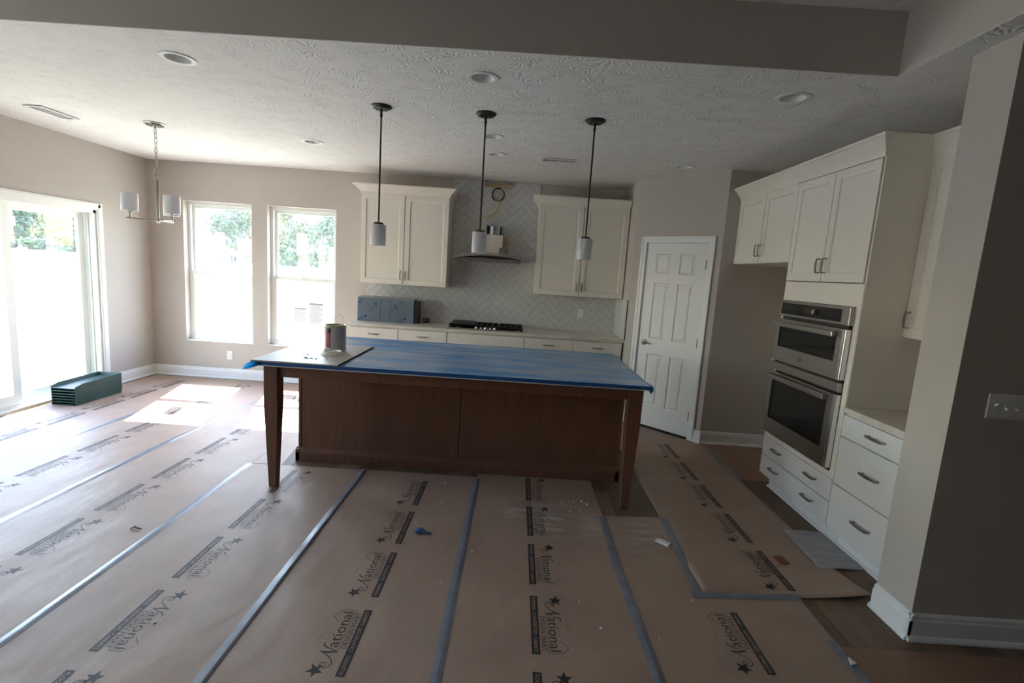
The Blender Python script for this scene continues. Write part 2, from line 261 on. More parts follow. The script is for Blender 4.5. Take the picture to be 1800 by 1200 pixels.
# ------------------------------------------------------------------ mesh helpers
class MB:
    def __init__(s): s.bm = bmesh.new()
    def _f(s, vs, mi=0):
        try:
            f = s.bm.faces.new(vs); f.material_index = mi; return f
        except ValueError: return None
    def box(s, x0, y0, z0, x1, y1, z1, bev=0.0, mi=0, seg=2):
        bm = s.bm
        v = [bm.verts.new(p) for p in ((x0,y0,z0),(x1,y0,z0),(x1,y1,z0),(x0,y1,z0),(x0,y0,z1),(x1,y0,z1),(x1,y1,z1),(x0,y1,z1))]
        fs = [s._f([v[i] for i in q], mi) for q in ((3,2,1,0),(4,5,6,7),(0,1,5,4),(1,2,6,5),(2,3,7,6),(3,0,4,7))]
        if bev > 0:
            es = list({e for f in fs for e in f.edges})
            bmesh.ops.bevel(bm, geom=es, offset=bev, segments=seg, affect='EDGES', profile=0.5, material=mi)
        return s
    def prism(s, pts, a, b, axis='y', mi=0):
        # pts 2D polygon; extruded a..b on axis. axis y: pts=(x,z); axis x: pts=(y,z); axis z: pts=(x,y)
        def P(p, t): return {'y': (p[0], t, p[1]), 'x': (t, p[0], p[1]), 'z': (p[0], p[1], t)}[axis]
        A = [s.bm.verts.new(P(p, a)) for p in pts]; B = [s.bm.verts.new(P(p, b)) for p in pts]
        n = len(pts)
        s._f(A[::-1], mi); s._f(B, mi)
        for i in range(n): s._f([A[i], A[(i+1) % n], B[(i+1) % n], B[i]], mi)
        return s
    def lathe(s, prof, cx=0, cy=0, n=32, mi=0, closed=False, frm='z'):
        rings = []
        for r, z in prof:
            if r < 1e-6: rings.append([s.bm.verts.new((cx, cy, z))])
            else: rings.append([s.bm.verts.new((cx+r*math.cos(2*PI*i/n), cy+r*math.sin(2*PI*i/n), z)) for i in range(n)])
        pairs = list(zip(rings, rings[1:]))
        if closed: pairs.append((rings[-1], rings[0]))
        for A, B in pairs:
            for i in range(n):
                j = (i+1) % n
                if len(A) == 1 and len(B) == 1: continue
                if len(A) == 1: s._f([A[0], B[j], B[i]], mi)
                elif len(B) == 1: s._f([A[i], A[j], B[0]], mi)
                else: s._f([A[i], A[j], B[j], B[i]], mi)
        return s
    def tube(s, path, r, n=8, mi=0, cap=True, flat=1.0):
        path = [Vector(p) for p in path]; rings = []
        prev = None
        for i, p in enumerate(path):
            t = (path[min(i+1, len(path)-1)] - path[max(i-1, 0)]).normalized()
            ref = Vector((0, 0, 1)) if abs(t.z) < 0.9 else Vector((1, 0, 0))
            if prev is not None: ref = prev
            a = t.cross(ref).normalized(); b = a.cross(t).normalized(); prev = b
            rr = r[i] if isinstance(r, (list, tuple)) else r
            rings.append([s.bm.verts.new(p + a*rr*math.cos(2*PI*k/n) + b*rr*flat*math.sin(2*PI*k/n)) for k in range(n)])
        for A, B in zip(rings, rings[1:]):
            for k in range(n): s._f([A[k], A[(k+1) % n], B[(k+1) % n], B[k]], mi)
        if cap: s._f(rings[0][::-1], mi); s._f(rings[-1], mi)
        return s
    def plate(s, outer, holes, y0, y1, mi=0):
        # plate in the local x-z plane with holes, from y0 to y1
        for yy in (y0, y1):
            es = []
            for loop in [outer]+holes:
                vsx = [s.bm.verts.new((p[0], yy, p[1])) for p in loop]
                es += [s.bm.edges.new((vsx[i], vsx[(i+1) % len(vsx)])) for i in range(len(vsx))]
            r = bmesh.ops.triangle_fill(s.bm, edges=es, use_beauty=True, use_dissolve=False, normal=(0, -1 if yy == y0 else 1, 0))
            for g in r['geom']:
                if isinstance(g, bmesh.types.BMFace): g.material_index = mi
        for loop in [outer]+holes:
            n = len(loop)
            for i in range(n):
                a, b = loop[i], loop[(i+1) % n]
                s._f([s.bm.verts.new((a[0], y0, a[1])), s.bm.verts.new((b[0], y0, b[1])), s.bm.verts.new((b[0], y1, b[1])), s.bm.verts.new((a[0], y1, a[1]))], mi)
        bmesh.ops.remove_doubles(s.bm, verts=s.bm.verts, dist=1e-5)
        return s
    def xf(s, mat): s.bm.transform(mat); return s
    def mesh(s, mats, smooth=False, name='m'):
        bmesh.ops.recalc_face_normals(s.bm, faces=s.bm.faces)
        me = bpy.data.meshes.new(name); s.bm.to_mesh(me); s.bm.free()
        for mt in (mats if isinstance(mats, (list, tuple)) else [mats]): me.materials.append(mt)
        if smooth:
            me.polygons.foreach_set('use_smooth', [True]*len(me.polygons))
            try: me.set_sharp_from_angle(angle=math.radians(40))
            except Exception: pass
        return me
    def obj(s, name, mats, parent=None, smooth=False):
        me = s.mesh(mats, smooth, name); o = bpy.data.objects.new(name, me); COL.objects.link(o)
        if parent: o.parent = parent
        return o

def rect(x0, z0, x1, z1): return [(x0, z0), (x1, z0), (x1, z1), (x0, z1)]
def circ(cx, cz, r, n=28): return [(cx+r*math.cos(2*PI*i/n), cz+r*math.sin(2*PI*i/n)) for i in range(n)]
def tag(o, label, cat, group=None):
    o['label'] = label; o['category'] = cat
    if group: o['group'] = group
    return o
def struct(o, label=None):
    o['kind'] = 'structure'
    if label: o['label'] = label
    return o
def thing(name, label, cat, loc=(0, 0, 0), rz=0.0, group=None):
    o = bpy.data.objects.new(name, None); COL.objects.link(o); o.empty_display_size = 0.1
    o.location = loc; o.rotation_euler = (0, 0, rz); return tag(o, label, cat, group)
def frame_empty(name, loc, rz):
    o = bpy.data.objects.new(name, None); COL.objects.link(o); o.empty_display_size = 0.1
    o.location = loc; o.rotation_euler = (0, 0, rz); return o
def copy_tree(o, parent=None):
    c = o.copy(); COL.objects.link(c)
    if parent: c.parent = parent
    for ch in list(o.children): copy_tree(ch, c)
    return c

# ------------------------------------------------------------------ dimensions
PT = 0.0022                              # thickness of the floor paper
XL, YB, HC = -4.7225, 6.326, 2.74
W1, W2, WZ = (-4.283, -3.409), (-3.213, -2.335), (0.478, 2.266)
XS, YS = 1.295, 5.62                     # pantry side wall
PB = (1.995, 4.92)                       # end of the diagonal pantry wall
YA, XR = 4.92, 2.75                      # alcove wall, right wall
TX, TY, TZ = 1.868, 2.675, 3.047         # tray ceiling edge
PX, PY0, PY1 = 2.005, 2.18, 2.41         # partition end
YN, XF, XTL = -6.5, 8.5, -4.05           # room behind the camera

# ------------------------------------------------------------------ room shell
f = MB().box(XL-0.2, YN-0.2, -0.12, XF+0.2, YB+0.2, -0.008).obj('floor', M('subfloor', (0.12, 0.085, 0.06), 0.6)); struct(f, 'brown wood-look plank floor')
pm = {}
PW, PLN = 0.178, 1.22
ci = 0
xk = XL
while xk < 3.4:
    off = (ci*0.41) % PLN
    yk = 1.25 - off
    while yk < YB:
        y0, y1 = max(yk, 1.25), min(yk+PLN, YB)
        if y1-y0 > 0.05:
            L = round(y1-y0, 3)
            if L not in pm: pm[L] = MB().box(0.0008, 0.0008, -0.008, PW-0.0008, L-0.0008, 0.0, 0.0012, seg=1).mesh(PLANK, name='plank')
            o = bpy.data.objects.new('plank', pm[L]); COL.objects.link(o); o.location = (xk, y0, 0); o.parent = f
        yk += PLN
    xk += PW; ci += 1
o = MB().box(XL, YN, -0.008, 3.46, 1.249, 0.0).obj('plank_field', PLANK, f)
o = MB().box(3.46, YN, -0.008, XF, YB, 0.0).obj('plank_field', PLANK, f)

# back wall (local frame: x right, y away from room, z up)
w = MB().plate(rect(XL-0.16, 0, XS+0.4, HC+0.22), [rect(W1[0], WZ[0], W1[1], WZ[1]), rect(W2[0], WZ[0], W2[1], WZ[1])], 0, 0.17).xf(Matrix.Translation((0, YB, 0))).obj('wall_back', WALL); struct(w)
WALLBACK = w
# left wall
SY0, SY1, SZ1 = 3.70, 5.535, 2.02
LW = [(1.45, 2.33), (0.40, 1.28)]      # unseen living-side windows on the same wall, added to bring daylight from the left
Ml = Matrix.Translation((XL, 0, 0)) @ Matrix.Rotation(PI/2, 4, 'Z')
w = MB().plate([(YN-0.16, 0), (SY0, 0), (SY0, SZ1), (SY1, SZ1), (SY1, 0), (YB+0.17, 0), (YB+0.17, HC+0.4), (YN-0.16, HC+0.4)], [rect(a, WZ[0], b, WZ[1]) for a, b in LW], 0, 0.17).xf(Ml).obj('wall_left', WALL); struct(w)
# pantry side wall, diagonal wall, alcove wall, right wall, partition
w = MB().box(XS, YS, 0, XS+0.11, YB+0.01, HC).obj('wall_pantry_side', WALL); struct(w)
WSIDE = w
dv = Vector((PB[0]-XS, PB[1]-YS, 0)); DLEN = dv.length; DANG = math.atan2(dv.y, dv.x)
Md = Matrix.Translation((XS, YS, 0)) @ Matrix.Rotation(DANG, 4, 'Z')
DS0, DS1, DTOP = 0.155, 0.862, 2.055       # pantry door opening along the diagonal
w = MB().plate([(0, 0), (DS0, 0), (DS0, DTOP), (DS1, DTOP), (DS1, 0), (DLEN, 0), (DLEN, HC), (0, HC)], [], 0, 0.11).xf(Md).obj('wall_pantry', WALL); struct(w)
w = MB().box(PB[0]-0.003, YA, 0, XR+0.15, YA+0.12, HC).obj('wall_alcove', WALL); struct(w)
w = MB().box(XR, PY1-0.02, 0, XR+0.15, YA+0.02, HC).obj('wall_right', WALL); struct(w)
w = MB().box(PX, PY0, 0, XF+0.1, PY1, HC).obj('wall_partition', WALL); struct(w)
w = MB().box(XL-0.16, YN-0.15, 0, XF+0.1, YN, TZ+0.1).obj('wall_front', WALL); struct(w)
w = MB().box(XF, YN, 0, XF+0.15, PY1, TZ+0.1).obj('wall_hall', WALL); struct(w)
# pantry interior back so nothing leaks
w = MB().box(XS, YB+0.0, 0, XR+0.15, YB+0.15, HC).obj('wall_pantry_back', WALL); struct(w)
w = MB().box(XR, YA, 0, XR+0.15, YB+0.1, HC).obj('wall_pantry_right', WALL); struct(w)

# ceiling with recessed light holes; tray over the living side
REC = [(-2.055, 3.03), (-0.275, 3.035), (1.533, 3.038), (-2.038, 4.87), (-0.283, 4.28), (-0.275, 4.90), (1.533, 4.915)]
hol = [circ(x, y, 0.078) for x, y in REC] + [rect(XTL, -3.4, TX, TY)]
# plate maps local (x,z)->(x,y): build in x-z then rotate so that z->y
Rc = Matrix(((1, 0, 0, 0), (0, 0, 1, 0), (0, 1, 0, HC), (0, 0, 0, 1)))
c = MB().plate(rect(XL-0.16, YN-0.15, XF+0.15, YB+0.17), hol, 0, 0.003).xf(Rc).obj('ceiling', CEIL); struct(c)
cb = MB()
cb.box(XL-0.16, TY+0.012, HC+0.16, XF+0.15, YB+0.17, HC+0.22)
cb.obj('ceiling_deck', WALL)['kind'] = 'structure'
tr = MB()
tr.box(XTL, TY, HC+0.0032, TX, TY+0.012, TZ+0.01)                # far face, seen from the room
tr.box(TX, -3.4, HC+0.0032, TX+0.012, TY+0.012, TZ+0.01)       # right face
tr.box(XTL-0.012, -3.4, HC+0.0032, XTL, TY+0.012, TZ+0.01)
tr.box(XTL-0.012, -3.412, HC+0.0032, TX+0.012, -3.4, TZ+0.01)
o = tr.obj('wall_tray', WALL); struct(o)
o = MB().box(XL-0.16, YN-0.15, TZ, XF+0.15, TY+0.012, TZ+0.1).obj('ceiling_tray', CEIL); struct(o)

# baseboards ---------------------------------------------------------------
BBP = [(0, 0), (-0.031, 0), (-0.031, 0.010), (-0.026, 0.020), (-0.017, 0.026), (-0.017, 0.100), (-0.012, 0.108), (-0.012, 0.122), (-0.006, 0.130), (0, 0.134)]
def baseboard(name, a, b, mat):
    o = MB().prism(BBP, a, b, 'x').xf(mat).obj(name, TRIM); return struct(o)
baseboard('baseboard_left', SY1+0.075, YB, Ml)
baseboard('baseboard_left_near', YN, SY0-0.075, Ml)
baseboard('baseboard_back', XL, -1.935, Matrix.Translation((0, YB, 0)))
baseboard('baseboard_pantry', DS1+0.062, DLEN+0.012, Md)
baseboard('baseboard_pantry_near', 0.0, DS0-0.062, Md)
baseboard('baseboard_alcove', PB[0]-0.005, XR, Matrix.Translation((0, YA, 0)))
baseboard('baseboard_partition', PX-0.017, XF, Matrix.Translation((0, PY0, 0)))
Mp = Matrix.Translation((PX, 0, 0)) @ Matrix.Rotation(-PI/2, 4, 'Z')      # face looking to -x
baseboard('baseboard_partition_end', -(PY1), -(PY0-0.017), Mp)
baseboard('baseboard_right', -YA, -3.95, Matrix.Translation((XR, 0, 0)) @ Matrix.Rotation(-PI/2, 4, 'Z'))

# windows --------------------------------------------------------------------
def window(name, x0, x1, z0, z1, label, left=False):
    r = frame_empty(name, (x0, YB, z0) if not left else (XL, x0, z0), PI/2 if left else 0); struct(r, label)
    Wd, H = x1-x0, z1-z0; mid = 0.885
    MB().plate(rect(0, 0, Wd, H), [rect(0.036, 0.040, Wd-0.036, H-0.036)], 0.090, 0.168).obj('frame', VINYL, r)
    def sash(nm, za, zb, y0, y1):
        s = MB().plate(rect(0.030, za, Wd-0.030, zb), [rect(0.030+0.042, za+0.046, Wd-0.030-0.042, zb-0.046)], y0, y1).obj(nm, VINYL, r)
        g = MB().box(0.070, (y0+y1)/2-0.002, za+0.044, Wd-0.070, (y0+y1)/2+0.002, zb-0.044).obj('pane', GLASS, s)
    sash('lower_sash', 0.030, mid+0.024, 0.100, 0.130)
    sash('upper_sash', mid-0.024, H-0.030, 0.134, 0.162)
    MB().box(Wd/2-0.03, 0.100, mid+0.024, Wd/2+0.03, 0.124, mid+0.036, 0.003).obj('sash_lock', VINYL, r)
    MB().box(0, 0.0, -0.002, Wd, 0.097, 0.006).obj('sill', TRIM, r)
    return r
window('window_1', W1[0], W1[1], WZ[0], WZ[1], 'white vinyl sash window beside the sliding door corner')
window('window_2', W2[0], W2[1], WZ[0], WZ[1], 'white vinyl sash window with papers taped to its panes')

for i_, (a_, b_) in enumerate(LW): window('window_%d' % (i_+3), a_, b_, WZ[0], WZ[1], 'unseen white vinyl sash window added for daylight on the living side of the left wall', True)

# sliding door ----------------------------------------------------------------
sd = frame_empty('door_1', (XL, 0, 0), PI/2); struct(sd, 'white sliding glass patio door')
jm = MB(); jm.box(SY0, 0.0, 0.0, SY0+0.035, 0.16, SZ1); jm.box(SY1-0.035, 0.0, 0.0, SY1, 0.16, SZ1); jm.box(SY0, 0.0, SZ1-0.035, SY1, 0.16, SZ1); jm.box(SY0, 0.0, 0.0, SY1, 0.17, 0.028)
jm.box(SY0+0.035, 0.045, 0.028, SY1-0.035, 0.052, 0.045); jm.box(SY0+0.035, 0.092, 0.028, SY1-0.035, 0.099, 0.045)
jm.box(SY1-0.048, 0.055, 0.028, SY1-0.035, 0.09, SZ1-0.035)
jm.obj('jamb', VINYL, sd)
def dpanel(nm, a, b, y0, y1):
    s = MB().plate(rect(a, 0.045, b, SZ1-0.04), [rect(a+0.078, 0.045+0.105, b-0.078, SZ1-0.04-0.062)], y0, y1).obj(nm, VINYL, sd)
    MB().box(a+0.076, (y0+y1)/2-0.003, 0.148, b-0.076, (y0+y1)/2+0.003, SZ1-0.10).obj('pane', GLASS, s); return s
dpanel('fixed_panel', 4.585, SY1-0.045, 0.10, 0.135)
dpanel('sliding_panel', SY0+0.04, 4.635, 0.055, 0.090)
cs = MB()
for a0, a1, z0, z1 in ((SY0-0.072, SY0+0.004, 0, SZ1+0.072), (SY1-0.004, SY1+0.072, 0, SZ1+0.072)):
    cs.box(a0, -0.018, z0, a1, 0.0, z1, 0.004); cs.box(a0+0.012, -0.023, z0, a1-0.030, -0.016, z1-0.01, 0.003)
cs.box(SY0-0.072, -0.0182, SZ1-0.004, SY1+0.072, 0.0, SZ1+0.072, 0.004); cs.box(SY0-0.06, -0.023, SZ1+0.02, SY1+0.06, -0.016, SZ1+0.060, 0.003)
cs.obj('casing', TRIM, sd)
MB().box(SY0+0.065, 0.036, 0.95, SY0+0.09, 0.056, 1.15, 0.005).obj('door_pull', VINYL, sd)

# pantry door -------------------------------------------------------------------
pd = frame_empty('door_2', (XS, YS, 0), DANG); struct(pd, 'white six-panel pantry door in white casing')
DW = DS1-DS0
cs = MB()
for a0, a1 in ((DS0-0.062, DS0+0.006), (DS1-0.006, DS1+0.062)):
    cs.box(a0, -0.017, 0, a1, 0.0, DTOP+0.062, 0.004)
    lo, hi = (a0+0.004, a0+0.030) if a0 < 0.5 else (a1-0.030, a1-0.004)
    cs.box(lo, -0.022, 0, hi, -0.015, DTOP+0.058, 0.003)
cs.box(DS0-0.062, -0.0172, DTOP-0.006, DS1+0.062, 0.0, DTOP+0.062, 0.004); cs.box(DS0-0.058, -0.022, DTOP+0.032, DS1+0.058, -0.015, DTOP+0.058, 0.003)
cs.obj('casing', TRIM, pd)
jb = MB(); jb.box(DS0, 0, 0, DS0+0.012, 0.11, DTOP); jb.box(DS1-0.012, 0, 0, DS1, 0.11, DTOP); jb.box(DS0, 0, DTOP-0.012, DS1, 0.11, DTOP); jb.obj('jamb', TRIM, pd)
d0, d1, dz0, dz1 = DS0+0.014, DS1-0.014, 0.020, DTOP-0.014
PAN = []
pw = (d1-d0-0.115*2-0.10)/2
for k in range(2):
    xa = d0+0.115+k*(pw+0.10)
    PAN += [(xa, 0.23, xa+pw, 0.815), (xa, 0.985, xa+pw, 1.600), (xa, 1.700, xa+pw, 1.915)]
PAN = [(a, b+0.02, c2, d+0.02) for a, b, c2, d in PAN]
slab = MB().plate(rect(d0, dz0, d1, dz1), [rect(*p) for p in PAN], 0.006, 0.041).obj('slab', DOORP, pd)
for a, b, c2, d in PAN:
    q = MB(); bmx = q.bm
    def lp(i, y): return [bmx.verts.new((x, y, z)) for x, z in ((a+i, b+i), (c2-i, b+i), (c2-i, d-i), (a+i, d-i))]
    L = [lp(0, 0.006), lp(0.012, 0.015), lp(0.022, 0.015), lp(0.042, 0.008)]
    for A, B in zip(L, L[1:]):
        for i in range(4): q._f([A[i], A[(i+1) % 4], B[(i+1) % 4], B[i]])
    q._f(L[-1]); q.obj('panel', DOORP, slab)
hg = []
for hz in (0.25, 1.03, 1.83):
    h = MB(); h.box(d1-0.004, -0.004, hz-0.045, d1+0.012, 0.007, hz+0.045, 0.001); h.tube([(d1+0.004, -0.006, hz-0.047), (d1+0.004, -0.006, hz+0.047)], 0.007, 10); h.obj('hinge', M('dark_hinge', (0.10, 0.095, 0.09), 0.4, metal=0.8), pd)
k = MB(); kx, kz = d0+0.066, 0.955
k.xf(Matrix.Identity(4))
k.lathe([(0.0, 0), (0.032, 0), (0.032, 0.006), (0.026, 0.010), (0.012, 0.012), (0.012, 0.035), (0.0, 0.035)], n=24)
k.xf(Matrix.Translation((kx, 0.006, kz)) @ Matrix.Rotation(PI/2, 4, 'X'))
k.tube([(kx, -0.036, kz), (kx+0.03, -0.040, kz+0.004), (kx+0.07, -0.040, kz-0.002), (kx+0.105, -0.036, kz-0.010)], [0.011, 0.010, 0.008, 0.006], 10, flat=0.8)
k.obj('lever_handle', NICKEL, pd, True)
MB().box(d0-0.012, 0.012, 0.93, d0+0.001, 0.03, 0.98).obj('latch', DARK, pd)

# ------------------------------------------------------------------ backsplash tiles
def clip(poly, x0, z0, x1, z1):
    def cl(P, fn, inter):
        out = []
        for i in range(len(P)):
            a, b = P[i-1], P[i]
            ia, ib = fn(a), fn(b)
            if ib:
                if not ia: out.append(inter(a, b))
                out.append(b)
            elif ia: out.append(inter(a, b))
        return out
    def ix(v): return lambda a, b: (v, a[1]+(b[1]-a[1])*(v-a[0])/(b[0]-a[0]))
    def iz(v): return lambda a, b: (a[0]+(b[0]-a[0])*(v-a[1])/(b[1]-a[1]), v)
    for fn, it in ((lambda p: p[0] >= x0, ix(x0)), (lambda p: p[0] <= x1, ix(x1)), (lambda p: p[1] >= z0, iz(z0)), (lambda p: p[1] <= z1, iz(z1))):
        poly = cl(poly, fn, it)
        if len(poly) < 3: return []
    return poly
def area(P): return abs(sum(P[i-1][0]*P[i][1]-P[i][0]*P[i-1][1] for i in range(len(P))))/2
TW, TLN, GR = 0.0825, 0.2475, 0.0038
def herringbone(cx, cz, R):
    out = []; cs, sn = math.cos(PI/4), math.sin(PI/4)
    n = 3; N = int(R/TW)+8
    for i in range(-N, N):
        for j in range(-N, N):
            if (i - j) % (2*n) == 0: rct = (i, j, i+n, j+1)            # horizontal brick
            elif (i - j) % (2*n) == n: rct = (i, j-n+1, i+1, j+1)        # vertical brick
            else: continue
            a0, b0, a1, b1 = [v*TW for v in rct]
            P = [(a0+GR/2, b0+GR/2), (a1-GR/2, b0+GR/2), (a1-GR/2, b1-GR/2), (a0+GR/2, b1-GR/2)]
            out.append([(cx+(x*cs-y*sn), cz+(x*sn+y*cs)) for x, y in P])
    return out
def tiles(parent, mat, regs, cx, cz, R):
    for P in herringbone(cx, cz, R):
        q = MB(); got = 0
        for rg in regs:
            C = clip(P, *rg)
            if C and area(C) > 2e-5:
                q.prism(C, -0.009, 0.0, 'y'); got += 1
        if not got: q.bm.free(); continue
        q.xf(mat); o = q.obj('tile', TILE, parent)
CT = 0.930                                       # countertop height
Mb = Matrix.Translation((0, YB, 0))
MB().box(-1.925, -0.005, CT, XS, 0, 1.42).box(-0.857, -0.005, 1.42, 0.228, 0, HC-0.002).xf(Mb).obj('grout_bed', GROUT, WALLBACK)
tiles(WALLBACK, Mb, [(-1.925, CT, XS-0.009, 1.42), (-0.857, 1.42, 0.228, HC-0.002)], -0.125, 1.514, 2.6)
Ms = Matrix.Translation((XS, 0, 0)) @ Matrix.Rotation(-PI/2, 4, 'Z')
MB().box(-(YB), -0.005, CT, -5.665, 0, 1.392).xf(Ms).obj('grout_bed', GROUT, WSIDE)
tiles(WSIDE, Ms, [(-(YB-0.009), CT, -5.665, 1.392)], -6.0, 1.15, 0.6)
MB().box(-5.665, -0.011, CT, -5.658, 0, 1.395).xf(Ms).obj('tile_edge_trim', BLACKM, WSIDE)
MB().box(0.228, -0.010, 2.56, 0.234, 0.0, HC-0.002).xf(Mb).obj('tile_edge_trim', BLACKM, WALLBACK)

# ------------------------------------------------------------------ cabinets (local: x width, y into cabinet, z up)
def pull(parent, x, z, vertical=True, L=0.105, y=-0.021):
    q = MB(); h = L/2; n = 8
    A = []
    for i in range(n+1):
        t = -1+2*i/n; c = t*h; yo = -0.026-0.005*(1-t*t); wd = 0.0050+0.0015*(1-t*t)
        A.append([q.bm.verts.new(p if not vertical else (p[2], p[1], p[0])) for p in ((c, yo-0.004, -wd), (c, yo-0.004, wd), (c, yo+0.004, wd), (c, yo+0.004, -wd))])
    for a, b in zip(A, A[1:]):
        for i in range(4): q._f([a[i], a[(i+1) % 4], b[(i+1) % 4], b[i]])
    q._f(A[0]); q._f(A[-1])
    for t in (-1, 1):
        c0, c1 = sorted((t*h, t*(h-0.010)))
        if vertical: q.box(-0.005, -0.026, c0, 0.005, 0.0, c1)
        else: q.box(c0, -0.026, -0.005, c1, 0.0, 0.005)
    return q.xf(Matrix.Translation((x, y, z))).obj('pull', NICKEL, parent)
def shell(w, d, z0, z1, y0=0.0, th=0.018):
    q = MB()
    q.box(0, y0, z0, th, d, z1); q.box(w-th, y0, z0, w, d, z1); q.box(th, y0, z0, w-th, d, z0+th); q.box(th, y0, z1-th, w-th, d, z1); q.box(th, d-th, z0+th, w-th, d, z1-th)
    return q
def shaker(parent, x0, z0, x1, z1, mt, name='door', fr=0.058, y=-0.021):
    d = MB().plate(rect(x0, z0, x1, z1), [rect(x0+fr, z0+fr, x1-fr, z1-fr)], y, -0.001).obj(name, mt, parent)
    q = MB(); bmx = q.bm
    def lp(i, yy): return [bmx.verts.new((xx, yy, zz)) for xx, zz in ((x0+fr+i, z0+fr+i), (x1-fr-i, z0+fr+i), (x1-fr-i, z1-fr-i), (x0+fr+i, z1-fr-i))]
    A, B = lp(0, y+0.004), lp(0.007, y+0.010)
    for i in range(4): q._f([A[i], A[(i+1) % 4], B[(i+1) % 4], B[i]])
    q._f(B); q.obj('panel', mt, d); return d
def slabfront(parent, x0, z0, x1, z1, mt, y=-0.021, name='drawer'):
    return MB().box(x0, y, z0, x1, -0.001, z1, 0.0025).obj(name, mt, parent)
def crown(parent, w, d, z0, h, out, left, right, mt, return_end=None, left_mitre=None):
    # return_end: local depth at which the right-hand return dies into a neighbour's crown; left_mitre: that neighbour's matching end
    prof = [(0.0, 0), (0.006, 0), (0.008, 0.16*h), (0.18*out, 0.26*h), (0.45*out, 0.50*h), (0.82*out, 0.80*h), (0.95*out, 0.86*h), (out, 0.88*h), (out, h)]
    q = MB(); loops = []
    for o, z in prof:
        xl = -o if left else 0.0; xr = w+o if right else w
        pts = [(0.0 if left_mitre is not None else xl, d), (xl if left_mitre is None else o+left_mitre, -0.021-o), (xr, -0.021-o)]
        pts += [(xr, d)] if return_end is None else [(xr, return_end-o), (w, return_end-o), (w, d)]
        loops.append([q.bm.verts.new((x, y, z0+z)) for x, y in pts])
    n = len(loops[0])
    for A, B in zip(loops, loops[1:]):
        for i in range(n): q._f([A[i], A[(i+1) % n], B[(i+1) % n], B[i]])
    q._f(loops[-1]); q._f(loops[0][::-1]); return q.obj('crown', mt, parent)

def upper(label, x, y, rz, w, d, z0, z1, left, right, nd=2, mt=CREAM, hh=0.105, out=0.085, pulls=True, left_mitre=None):
    t = thing('upper_cabinet', label, 'cabinet', (x, y, 0), rz)
    shell(w, d, z0, z1+0.03, 0.002).obj('carcass', mt, t)
    dw = w/nd
    for i in range(nd):
        dd = shaker(t, i*dw+(0.001 if i == 0 else 0.004), z0+0.002, (i+1)*dw-(0.001 if i == nd-1 else 0.004), z1, mt)
        if pulls: pull(dd, (i+1)*dw-0.032 if (i % 2 == 0 and nd > 1) else i*dw+0.032, z0+0.11)
    crown(t, w, d, z1, hh, out, left, right, mt, left_mitre=left_mitre); return t
upper('cream two-door wall cabinet beside the window, above the film-wrapped steel box', -1.905, 5.985, 0, 1.045, YB-5.985, 1.395, 2.445, True, True)
upper('cream two-door wall cabinet between the range hood and pantry door', 0.215, 5.985, 0, 1.068, YB-5.985, 1.392, 2.440, True, False)
XCF = 2.14
fc = upper('cream wall cabinet over the empty refrigerator alcove', XCF, YA-0.003, -PI/2, 0.992, XR-XCF, 1.85, 2.450, False, False, hh=0.115, out=0.078)
rc = upper('cream wall cabinet above the right-hand countertop, next to the oven tower', 2.42, 3.030, -PI/2, 0.61, XR-2.42, 1.39, 2.450, False, False, nd=1, hh=0.115, out=0.078, left_mitre=-0.005)

# oven tower
TY0, TY1 = 3.035, 3.922            # near and far ends
TWD = TY1-TY0
tw = thing('oven_tower_cabinet', 'tall cream cabinet housing the double wall oven, drawers below', 'cabinet', (XCF, TY1, 0), -PI/2)
q = MB(); q.box(0, 0, 0.115, 0.02, XR-XCF, 2.48); q.box(TWD-0.02, 0, 0.115, TWD, XR-XCF, 2.48); q.box(0.02, 0, 0.115, TWD-0.02, XR-XCF, 0.46); q.box(0.02, 0, 1.56, TWD-0.02, XR-XCF, 1.70); q.box(0.02, 0.5, 1.70, TWD-0.02, XR-XCF, 2.48); q.box(0.02, 0.0, 2.45, TWD-0.02, 0.5, 2.48); q.box(0.02, 0.3, 0.46, TWD-0.02, XR-XCF, 1.56)
q.obj('carcass', CREAM, tw)
MB().box(TWD-0.006, -0.014, 0.115, TWD+0.004, XR-XCF, 2.452).obj('side_panel', CREAM, tw)
for i in range(2):
    dd = shaker(tw, i*TWD/2+(0.001 if i == 0 else 0.003), 1.706, (i+1)*TWD/2-(0.003 if i == 0 else 0.016), 2.446, CREAM); pull(dd, TWD/2-0.034 if i == 0 else TWD/2+0.034, 1.815)
MB().box(0.036, -0.0178, 1.556, 0.842, 0, 1.700).obj('filler_panel', CREAM, tw)
for za, zb in ((0.290, 0.438), (0.128, 0.284)):
    dd = slabfront(tw, 0.003, za, TWD-0.003, zb, CREAM_SKY)
    pull(dd, TWD*0.25, (za+zb)/2+0.01, False, 0.12); pull(dd, TWD*0.76, (za+zb)/2+0.01, False, 0.12)
MB().box(0.036, -0.0178, 0.440, 0.842, 0, 0.482).obj('lower_rail', CREAM, tw)
MB().box(0.0, 0.075, 0.0, TWD, XR-XCF, 0.116).obj('toe_kick', TRIM, tw)
MB().prism([(0.075, 0), (0.057, 0), (0.058, 0.008), (0.063, 0.015), (0.075, 0.018)], 0.0, TWD, 'x').obj('shoe_moulding', TRIM, tw)
crown(tw, TWD, XR-XCF, 2.450, 0.115, 0.078, False, True, CREAM, return_end=2.42-0.021-XCF)
MB().box(0.0, -0.018, 0.440, 0.036, 0.0, 1.702).obj('face_stile', CREAM, tw); MB().box(0.842, -0.018, 0.440, TWD, 0.0, 1.702).obj('face_stile', CREAM, tw)

